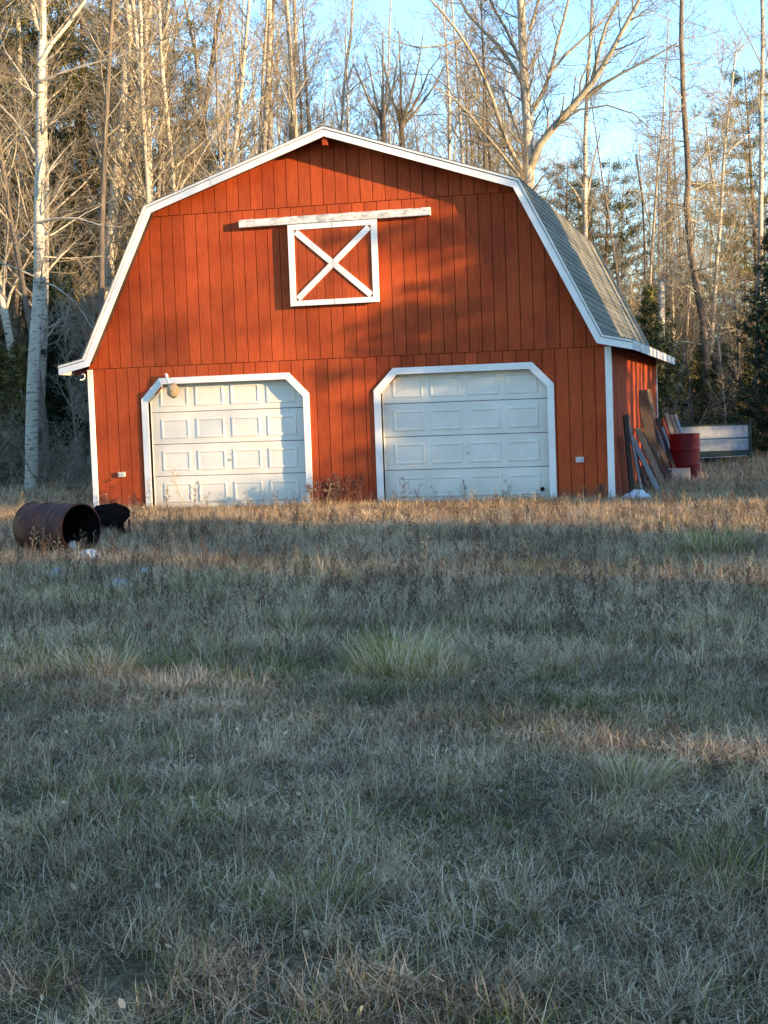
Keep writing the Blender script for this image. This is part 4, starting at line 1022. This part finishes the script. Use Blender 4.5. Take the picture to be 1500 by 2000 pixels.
for st, lo, hi, base, cnt in ((0.5, 1.0, 9.2, 0, 5), (0.92, 8.5, 27.5, 5, 5), (1.35, 26.4, 47, 10, 3)):
    y = CY-1
    while y < 24:
        x = -30.0
        while x < 40:
            xx = x+rng.uniform(-0.2, 0.2)*st; yy = y+rng.uniform(-0.2, 0.2)*st; d, s = cam_rel(xx, yy)
            if lo <= d < hi and abs(s) < 0.25*d*1.35+2.0 and not inbarn(xx, yy, 0.28 if base < 10 else 0.6) and not (xx < 0 and yy > 9 and d > 40):
                add(xx, yy, base+rng.randrange(cnt), 1.0)
            x += st
        y += st
# strip along the wall foot
for k in range(26):
    xx = rng.uniform(-0.3, W+0.4)
    if any(d['x0']-0.1 < xx < d['x1']+0.1 for d in DOORS) and rng.random() < 0.3: continue
    add(xx, -0.62+rng.uniform(-0.03, 0.05), 5+rng.randrange(5), 0.9)
scatter_o = scatter('field_grass', pts, rots, scs, ids, near+midg+farg); tag(scatter_o, kind='stuff')

# tussocks: taller, greener clumps
def tussock(seed, n, rad, hmin, hmax, wd, green):
    rg = np.random.RandomState(seed); r_ = rad*np.sqrt(rg.rand(n)); a = rg.uniform(0, 6.28, n)
    bx, by = r_*np.cos(a), r_*np.sin(a); L = rg.uniform(hmin, hmax, n); az = a+rg.normal(0, 0.6, n); e0 = rg.uniform(0.95, 1.5, n)-0.3*r_/rad; curl = -rg.uniform(0.3, 1.5, n)
    P = [np.stack([bx, by, np.full(n, -0.02)], 1)]; S = 4
    for s in range(S):
        e = e0+curl*((s+0.5)/S)**1.4; q = P[-1]+(L/S)[:, None]*np.stack([np.cos(e)*np.cos(az), np.cos(e)*np.sin(az), np.sin(e)], 1); P.append(q)
    wv = np.stack([-np.sin(az), np.cos(az), np.zeros(n)], 1)*(wd*rg.uniform(0.6, 1.2, n))[:, None]/2
    Vs = np.stack([P[0]-wv, P[0]+wv, P[1]-wv, P[1]+wv, P[2]-wv*0.85, P[2]+wv*0.85, P[3]-wv*0.5, P[3]+wv*0.5, P[4]], 1).reshape(-1, 3)
    b = np.arange(n)[:, None]*9
    Q = np.concatenate([b+np.array([0, 1, 3, 2]), b+np.array([2, 3, 5, 4]), b+np.array([4, 5, 7, 6])]); T = b+np.array([6, 7, 8])
    return np_mesh('tussock', Vs, [(Q, 0), (T, 0)], [M['grass']], {'rnd': np.repeat(0.25+0.7*rg.rand(n), 9), 'kind': np.repeat(np.where(rg.rand(n) < green, -1.0, 2.0), 9)})
tus = [tussock(301, 900, 0.24, 0.16, 0.42, 0.005, 0.5), tussock(302, 500, 0.18, 0.12, 0.32, 0.005, 0.38), tussock(303, 400, 0.20, 0.10, 0.26, 0.0045, 0.6)]
for (px, py, v, s_, lab) in ((775, 1318, 0, 1.0, 'largest green grass tussock, in the middle of the shaded field'), (850, 1330, 1, 0.9, 'smaller tussock touching the right side of the largest one'),
                             (195, 1340, 1, 1.05, 'grass tussock on the left side of the shaded field'), (430, 1290, 1, 0.9, 'pale tussock between the left tussock and the largest one'),
                             (330, 1480, 2, 0.6, 'low yellow green tuft below the left tussock'), (1395, 1085, 0, 1.25, 'broad green grass clump far right below the red drum'),
                             (1030, 1125, 2, 1.1, 'yellow green tuft below the right garage door'), (575, 1235, 1, 1.0, 'straw and green tussock below the gap between the doors'),
                             (1400, 1720, 2, 0.9, 'green tuft in the lower right of the field'), (620, 1800, 2, 0.8, 'dark green tuft at the lower middle of the field'),
                             (1230, 1540, 1, 0.8, 'greyish tussock right of the middle foreground')):
    p = gnd(px, py); o = mobj('grass_tussock', tus[v]); o.location = (p[0], p[1], float(hz(p[0], p[1]))); o.rotation_euler = (0, 0, rng.uniform(0, 6)); o.scale = (s_,)*3
    tag(o, lab, 'grass tussock')

# weeds
def weed(seed, H, mt, nb=8, leaf=True, head=True):
    rg = random.Random(seed); nrg = np.random.RandomState(seed); polys = []; cl = []
    d = (rg.gauss(0, 0.08), rg.gauss(0, 0.08), 1); p = (0, 0, -0.02); pts = [p]
    for i in range(6):
        d = nrm((d[0]+rg.gauss(0, 0.07), d[1]+rg.gauss(0, 0.07), d[2])); p = (p[0]+d[0]*H/6, p[1]+d[1]*H/6, p[2]+d[2]*H/6); pts.append(p)
    polys.append((pts, [0.0045, 0.0042, 0.004, 0.0035, 0.003, 0.0025, 0.0018]))
    for b in range(nb):
        t = 0.35+0.65*b/nb; i = min(5, int(t*6)); q = pts[i]; a = rg.uniform(0, 6.28); L = H*0.28*(1.15-t)*rg.uniform(0.6, 1.3)+0.02
        bp = [q]; dd = nrm((math.cos(a), math.sin(a), 0.7))
        for s in range(3): dd = nrm((dd[0]+rg.gauss(0, 0.15), dd[1]+rg.gauss(0, 0.15), dd[2]+0.1)); c = bp[-1]; bp.append((c[0]+dd[0]*L/3, c[1]+dd[1]*L/3, c[2]+dd[2]*L/3))
        polys.append((bp, [0.0022, 0.002, 0.0016, 0.0012]))
        if head: cl.append((bp[-1], (0, 0, 0.5))); cl.append((bp[-2], (0, 0, 0.5)))
    if leaf:
        for b in range(int(nb*1.6)):
            i = rg.randint(1, 5); cl.append((pts[i], (rg.gauss(0, 1), rg.gauss(0, 1), -0.3)))
    if not cl: cl = [(pts[-1], (0, 0, 1)), (pts[-2], (0, 0, 1))]
    V1, F1 = tubes_np([(polys, 3, 0)]); V2, F2, r2 = needle_np(cl, 0.028 if not leaf else 0.034, 7, nrg, 0.004)
    V_ = np.concatenate([V1, V2]); F_ = [(f, 0) for f, _ in F1]+[(F2+len(V1), 0)]
    return np_mesh('weed', V_, F_, [mt], {'rnd': np.concatenate([np.full(len(V1), 0.4), r2])})
WD = [weed(401, 0.42, M['weedd'], 5, False), weed(402, 0.34, M['weedd'], 7, False), weed(403, 0.55, M['weedd'], 8), weed(404, 0.38, M['weedd'], 4, False, False)]
WR = [weed(411, 0.55, M['weedr'], 14), weed(412, 0.42, M['weedr'], 12)]
WG = [weed(421, 0.5, M['weedg'], 7, False), weed(422, 0.38, M['weedg'], 5, False, False), weed(423, 0.62, M['weedg'], 7, False)]
fp, fr, fs, fi = [], [], [], []
for _ in range(3200):
    D = rng.uniform(4.5, 24) if rng.random() < 0.25 else rng.uniform(11, 24.5); s_ = rng.uniform(-0.3, 0.3)*D
    x = CX+D*math.sin(yaw)+s_*math.cos(yaw); y = CY+D*math.cos(yaw)-s_*math.sin(yaw)
    if inbarn(x, y, 0.5) or y > -0.5 and x > 0 and x < W: continue
    k = rng.random(); k_ = rng.uniform(0.28, 0.66) * (1.0 if D > 9 else 0.7)
    fp.append((x, y, 0)); tl_ = 0.12 if rng.random() < 0.85 else 1.0; fr.append((rng.gauss(0, tl_), rng.gauss(0, tl_), rng.uniform(0, 6.28))); fs.append((k_, k_, k_)); fi.append(rng.choice((0, 1, 3, 3, 2)) if k < 0.85 else (4+rng.randrange(3)))
tag(scatter('dead_weeds', fp, fr, fs, fi, WD+WG), kind='stuff')
def put_weed(me, x, y, s_, name, label, cat, group=None, rz=None):
    o = mobj(name, me); o.location = (x, y, 0); o.rotation_euler = (rng.gauss(0, 0.06), rng.gauss(0, 0.06), rng.uniform(0, 6) if rz is None else rz); o.scale = (s_,)*3
    return tag(o, label, cat, group)
for i, (x, s_) in enumerate(((1.20, 1.25), (1.48, 1.35), (1.80, 1.4), (1.95, 1.0), (2.15, 0.8), (2.45, 0.6), (2.9, 0.75), (3.35, 0.6))):
    put_weed((WG+WD)[[0, 4, 2, 5, 3, 1, 0, 5][i]], x, -0.45-0.06*(i % 3), s_, 'dry_weed', 'dry stalk standing before the left garage door', 'weed', 'dry stalks before the left garage door')
for i in range(26):
    put_weed(WR[i % 2] if i % 4 else WG[0], 3.92+(i % 16)*0.058+rng.uniform(-0.03, 0.03), -0.28-rng.random()*0.25, rng.uniform(0.7, 1.25), 'russet_weed', 'russet weed in the thicket between the two garage doors', 'weed', 'russet weeds between the garage doors')
for i in range(10):
    put_weed(WD[i % 3], rng.uniform(5.0, 7.6), -0.42-rng.random()*0.2, rng.uniform(0.5, 1.15), 'dry_weed', 'dry stalk standing before the right garage door', 'weed', 'dry stalks before the right garage door')
for i in range(9):
    put_weed(WR[i % 2] if i % 2 else WG[1], rng.uniform(7.9, 8.6), -0.22-rng.random()*0.2, rng.uniform(0.45, 0.85), 'dry_weed', 'dry stalk at the wall foot under the right outlet', 'weed', 'dry stalks under the right outlet')
for i in range(8):
    put_weed(WR[i % 2] if i % 3 else WG[1], rng.uniform(0.2, 0.95), -0.22-rng.random()*0.25, rng.uniform(0.5, 0.9), 'russet_weed', 'russet weed at the wall foot under the left outlet', 'weed', 'russet weeds under the left outlet')

# ================================================================== OBJECTS IN THE YARD
def lathe(mb, prof, n=28, axis='x'):
    """prof [(along, r)] around local x"""
    vs = [(a, r*math.cos(2*math.pi*j/n), r*math.sin(2*math.pi*j/n)) for a, r in prof for j in range(n)]
    mb.poly(vs, [(i*n+j, i*n+(j+1) % n, (i+1)*n+(j+1) % n, (i+1)*n+j) for i in range(len(prof)-1) for j in range(n)])
def drum_prof(L, r, rings):
    p = []
    steps = 60
    for i in range(steps+1):
        a = L*i/steps; rr = r
        for c in rings: rr += 0.011*math.exp(-((a-c)/0.014)**2)
        p.append((a, rr))
    return p
# rusty barrel lying open end to the camera
oc = gnd(158, 1034, 0.275); ab_ = R(50); ax2 = math.cos(ab_)*np.array([0.242, -0.97, 0])+math.sin(ab_)*np.array([0.97, 0.242, 0]); ax2 = ax2/np.linalg.norm(ax2)
e = empty('rusty_barrel', (float(oc[0]-ax2[0]*0.44), float(oc[1]-ax2[1]*0.44), 0.0), math.atan2(ax2[1], ax2[0])); tag(e, 'rusty steel drum lying on its side with its black open end towards the barn', 'barrel')
def shift(mb, dx, dy, dz): mb.v = [(a+dx, b+dy, c+dz) for a, b, c in mb.v]
Rb = 0.285
b1 = MB(); lathe(b1, drum_prof(0.88, Rb, (0.29, 0.585))); shift(b1, -0.44, 0, Rb); 
b1.v = [(x_, y_+0.008*math.sin(5*x_+3*z_), z_-0.010*math.exp(-((x_-0.05)/0.12)**2)*max(0, z_-0.3)/0.27) for x_, y_, z_ in b1.v]
b1.build('shell', M['rust'], e, smooth=True)
b2 = MB(); lathe(b2, [(0.879, Rb-0.002), (0.878, Rb-0.012), (0.02, Rb-0.014), (0.015, 0.001)]); shift(b2, -0.44, 0, Rb); b2.build('lining', M['blackin'], e, smooth=True)
for a_ in (0.0, 0.88):
    b3 = MB(); lathe(b3, [(a_-0.008, Rb-0.008), (a_-0.010, Rb+0.006), (a_, Rb+0.012), (a_+0.010, Rb+0.006), (a_+0.008, Rb-0.008)]); shift(b3, -0.44, 0, Rb); b3.build('rim', M['rust'], e, smooth=True)
b4 = MB(); lathe(b4, [(0.008, Rb-0.005), (0.008, 0.001)]); shift(b4, -0.44, 0, Rb); b4.build('end_cap', M['rust'], e, smooth=True)
# near-black crumpled piece behind it
sc_ = at(216, 1008, 20.3)
e = empty('scrap_metal', (float(sc_[0]), float(sc_[1]), 0), 0.4); tag(e, 'dark crumpled rusted drum remnant lying just behind the rusty barrel', 'scrap metal')
mb = MB(); n = 22; vs = []; pr = [(-0.20, 0.16), (-0.14, 0.23), (0.0, 0.25), (0.13, 0.24), (0.20, 0.21), (0.21, 0.18), (0.10, 0.16)]
rg_ = random.Random(5); jt = [[rg_.uniform(0.78, 1.15) for _ in range(n)] for _ in pr]
for i_, (a_, r_) in enumerate(pr):
    for j in range(n):
        t = 2*math.pi*j/n; q = r_*(jt[i_][j]*0.5+0.5*jt[i_][(j+1) % n])*(1+0.25*math.cos(t+0.6)); vs.append((a_+0.05*math.sin(3*t), q*math.cos(t), 0.20+max(-0.19, q*math.sin(t))))
mb.poly(vs, [(i*n+j, i*n+(j+1) % n, (i+1)*n+(j+1) % n, (i+1)*n+j) for i in range(len(pr)-1) for j in range(n)]+[tuple(range(n-1, -1, -1)), tuple((len(pr)-1)*n+j for j in range(n))])
mb.build('crumpled_shell', M['blackin'], e)
mb = MB(); mb.tube([(0.24+0.0*t, 0.20*math.cos(t), 0.10+0.09*math.sin(t)) for t in np.linspace(0, 6.28, 20)], 0.016, 6, False); mb.build('rim', M['rust'], e)
# crumpled scraps
def scrap(name, px, py, sx, sy, sz, seed, mt, label, rz=0, cat='litter'):
    p = gnd(px, py); n = 9; rg_ = random.Random(seed); vs = []
    for i in range(n):
        for j in range(n):
            u, v = i/(n-1)*2-1, j/(n-1)*2-1; h = max(0, 1-max(abs(u), abs(v))**2.5)
            vs.append(((u+rg_.uniform(-0.1, 0.1))*sx/2, (v+rg_.uniform(-0.1, 0.1))*sy/2, 0.01+sz*h*rg_.uniform(0.35, 1.1)))
    fs = [(i*n+j, i*n+j+1, (i+1)*n+j+1, (i+1)*n+j) for i in range(n-1) for j in range(n-1)]
    k = len(vs); vs += [(a_*0.9, b_*0.9, 0.0) for a_, b_, c_ in vs]; fs += [(k+i*n+j, k+(i+1)*n+j, k+(i+1)*n+j+1, k+i*n+j+1) for i in range(n-1) for j in range(n-1)]
    mb = MB(); mb.poly(vs, fs); o = mb.build(name, mt); o.location = (p[0], p[1], float(hz(p[0], p[1]))+0.02); o.rotation_euler = (0, 0, rz); return tag(o, label, cat)
scrap('crumpled_bag', 175, 1096, 0.26, 0.20, 0.11, 1, M['bluewhite'], 'pale blue crumpled bag on the grass below the barrel mouth', 0.3)
scrap('crumpled_paper', 144, 1078, 0.12, 0.08, 0.13, 2, M['plastic'], 'pale scrap tucked under the lip of the rusty barrel', 0.8)
scrap('crumpled_paper', 233, 1152, 0.24, 0.13, 0.08, 3, M['greystone'], 'grey crumpled scrap in the grass right of and below the blue bag', 0.2)
scrap('crumpled_paper', 112, 1133, 0.20, 0.12, 0.09, 4, M['greystone'], 'small grey scrap in the grass left of and below the blue bag', 0.1)
scrap('crumpled_paper', 285, 1128, 0.09, 0.07, 0.05, 6, M['plastic'], 'tiny pale scrap in the grass to the right of the other litter', 0.1)
scrap('crumpled_sheet', 1244, 975, 0.34, 0.40, 0.13, 5, M['plastic'], 'white crumpled sheet on the ground by the right corner of the barn', 0.5)
# straw weeds by the barrel
for i, (px, py, s_) in enumerate(((60, 1085, 0.75), (105, 985, 1.0), (118, 990, 0.9), (170, 985, 0.8), (182, 990, 0.95), (150, 1075, 0.7), (165, 1080, 0.62), (182, 1078, 0.66), (95, 1092, 0.5), (50, 1000, 0.8))):
    p = gnd(px, py); put_weed(WG[i % 3], p[0], p[1], s_, 'straw_weed', 'straw coloured stalk growing beside the rusty barrel', 'weed', 'straw stalks around the rusty barrel')
# red drum, standing
p = gnd(1339, 950); p = at(1339, 944, 29.3)
e = empty('red_drum', (float(p[0]), float(p[1]), 0.0)); tag(e, 'bright red steel drum standing beside the leaning planks', 'drum')
mb = MB(); lathe(mb, drum_prof(0.86, 0.283, (0.29, 0.57))); mb.v = [(y_, z_, x_) for x_, y_, z_ in mb.v]; mb.f = [f for f in mb.f]; mb.build('shell', M['drum'], e, smooth=True)
mb = MB(); lathe(mb, [(0.83, 0.28), (0.84, 0.001)]); mb.v = [(y_, z_, x_) for x_, y_, z_ in mb.v]; mb.build('lid', M['drum'], e, smooth=True)
for z_ in (0.006, 0.862):
    mb = MB(); mb.tube([(0.285*math.cos(t), 0.285*math.sin(t), z_) for t in np.linspace(0, 2*math.pi, 33)], 0.010, 6, False); mb.build('rim', M['drum'], e, smooth=True)
mb = MB(); mb.tube([(0.15, -0.1, 0.835), (0.15, -0.1, 0.86)], 0.03, 10); mb.build('bung', M['steel'], e)
# grey board at the drum's foot
p = at(1327, 935, 28.3); mb = MB(); mb.box(-0.20, 0.20, -0.03, 0.03, 0, 0.26); o = mb.build('grey_board', M['wgrey'], bevel=0.004); o.location = (float(p[0]), float(p[1]), 0); o.rotation_euler = (-0.2, 0, 0.15)
tag(o, 'short grey weathered board propped at the foot of the red drum', 'board')
# pale trailer box
pl_, pr_ = at(1300, 905, 34.6), at(1468, 900, 34.6)
tx = float((pl_[0]+pr_[0])/2); ty = float((pl_[1]+pr_[1])/2); tl = float(np.linalg.norm((pr_-pl_)[:2])); rz = math.atan2(pr_[1]-pl_[1], pr_[0]-pl_[0])
e = empty('utility_trailer', (tx, ty, 0), rz); tag(e, 'low pale blue grey trailer with two wide flaking side boards behind the red drum', 'trailer')
h = tl/2
for z0, z1 in ((0.34, 0.60), (0.625, 0.90)):
    mb = MB(); mb.box(-h+0.02, h-0.06, -0.015, 0.02, z0, z1); mb.build('side_board', M['trailer'], e, bevel=0.004)
    mb = MB(); mb.box(-h+0.02, h-0.06, 1.15, 1.185, z0, z1); mb.build('side_board', M['trailer'], e)
mb = MB(); mb.box(-h, h-0.05, -0.03, 1.2, 0.905, 0.925) if False else mb.box(-h, h-0.05, -0.03, 0.03, 0.903, 0.935); mb.build('top_rail', M['tgreen'], e)
mb = MB(); mb.box(-h+0.02, h-0.06, 0.025, 1.14, 0.29, 0.33); mb.build('floor', M['tgreen'], e)
mb = MB(); mb.box(-h+0.02, h-0.06, -0.02, 0.02, 0.20, 0.335); mb.build('chassis_rail', M['tgreen'], e)
mb = MB(); mb.tube([(-h+0.05, -0.05, 0.185), (h-0.12, -0.05, 0.21)], 0.012, 6); mb.build('bar', M['steel'], e)
for s_ in (-0.02, 1.16):
    mb = MB(); mb.box(h-0.055, h, s_-0.02, s_+0.03, 0.16, 0.95); mb.build('corner_post', M['tgreen'], e)
for z0 in (0.34, 0.625):
    mb = MB(); mb.box(h-0.05, h-0.02, 0.02, 1.13, z0, z0+0.26); mb.build('end_board', M['tgreen'], e)
for s_ in (0.05, 1.05):
    mb = MB(); mb.tube([(0.1, s_, 0.19), (0.1, s_+0.11, 0.19)], 0.19, 18); wv = mb.build('wheel', M['black'], e, smooth=False)
# planks leaning on the right side wall
def lean(top, bot, wd, th, mt, label, gap=0.02, cat='plank', name='plank'):
    """top: (y, z) where it rests on the wall; bot: (x, y) on the ground"""
    a = Vector((bot[0], bot[1], 0.0)); b = Vector((W+gap+th, top[0], top[1])); d = (b-a)
    mb = MB(); mb.beam((0, 0, 0), d, wd, th, up=(0.25, -1, 0.1)); o = mb.build(name, mt, bevel=0.003); o.location = a; return tag(o, label, cat)
lean((1.05, 1.30), (8.86, 0.85), 0.07, 0.10, M['wdark'], 'dark reddish brown post leaning nearest the white corner board')
lean((0.75, 0.98), (8.78, 0.55), 0.08, 0.05, M['wred'], 'short orange red plank leaning at the front corner of the side wall')
lean((1.9, 1.28), (8.98, 1.3), 0.035, 0.06, M['wgrey'], 'thin grey stick leaning just behind the dark reddish post')
lean((2.4, 1.00), (9.02, 1.8), 0.05, 0.04, M['wdark'], 'short black stick between the thin grey stick and the silver plank')
lean((2.75, 0.90), (9.24, 1.60), 0.085, 0.05, M['wgrey'], 'silver grey plank slanting across the front of the stack')
lean((3.3, 0.80), (9.10, 2.4), 0.04, 0.05, M['wtan'], 'narrow brown stick showing under the silver grey plank')
lean((4.2, 1.02), (9.22, 3.2), 0.11, 0.04, M['wtan'], 'wide tan brown board leaning behind the silver grey plank')
lean((4.7, 0.98), (9.32, 3.8), 0.07, 0.04, M['wdark'], 'dark board pressed against the wide tan board')
lean((5.5, 1.72), (9.00, 4.9), 0.20, 0.035, M['wdark'], 'tallest wide black board leaning on the side wall')
lean((7.1, 1.74), (9.10, 6.3), 0.07, 0.04, M['wtan'], 'tall thin tan plank right of the tallest black board')
lean((6.2, 1.12), (9.30, 4.6), 0.09, 0.03, M['wdark'], 'black panel leaning low, left of the tan boards', gap=0.12)
lean((6.8, 1.16), (9.38, 4.9), 0.06, 0.04, M['wdark'], 'narrow black batten beside the low black panel', gap=0.20)
lean((7.6, 1.14), (9.44, 5.4), 0.05, 0.04, M['wred'], 'thin reddish stake between the black panel and the tan boards', gap=0.26)
lean((8.0, 1.24), (9.46, 5.6), 0.09, 0.05, M['wtan'], 'pale tan thick board catching light at the right of the stack', gap=0.30)
lean((8.3, 1.20), (9.56, 5.9), 0.07, 0.05, M['wtan'], 'second tan board, overlapping the pale thick one', gap=0.38)
lean((8.7, 1.20), (9.62, 6.4), 0.06, 0.04, M['wgrey'], 'light grey board, rightmost leaning beside the red drum', gap=0.45)
print('script built', len(bpy.data.objects))
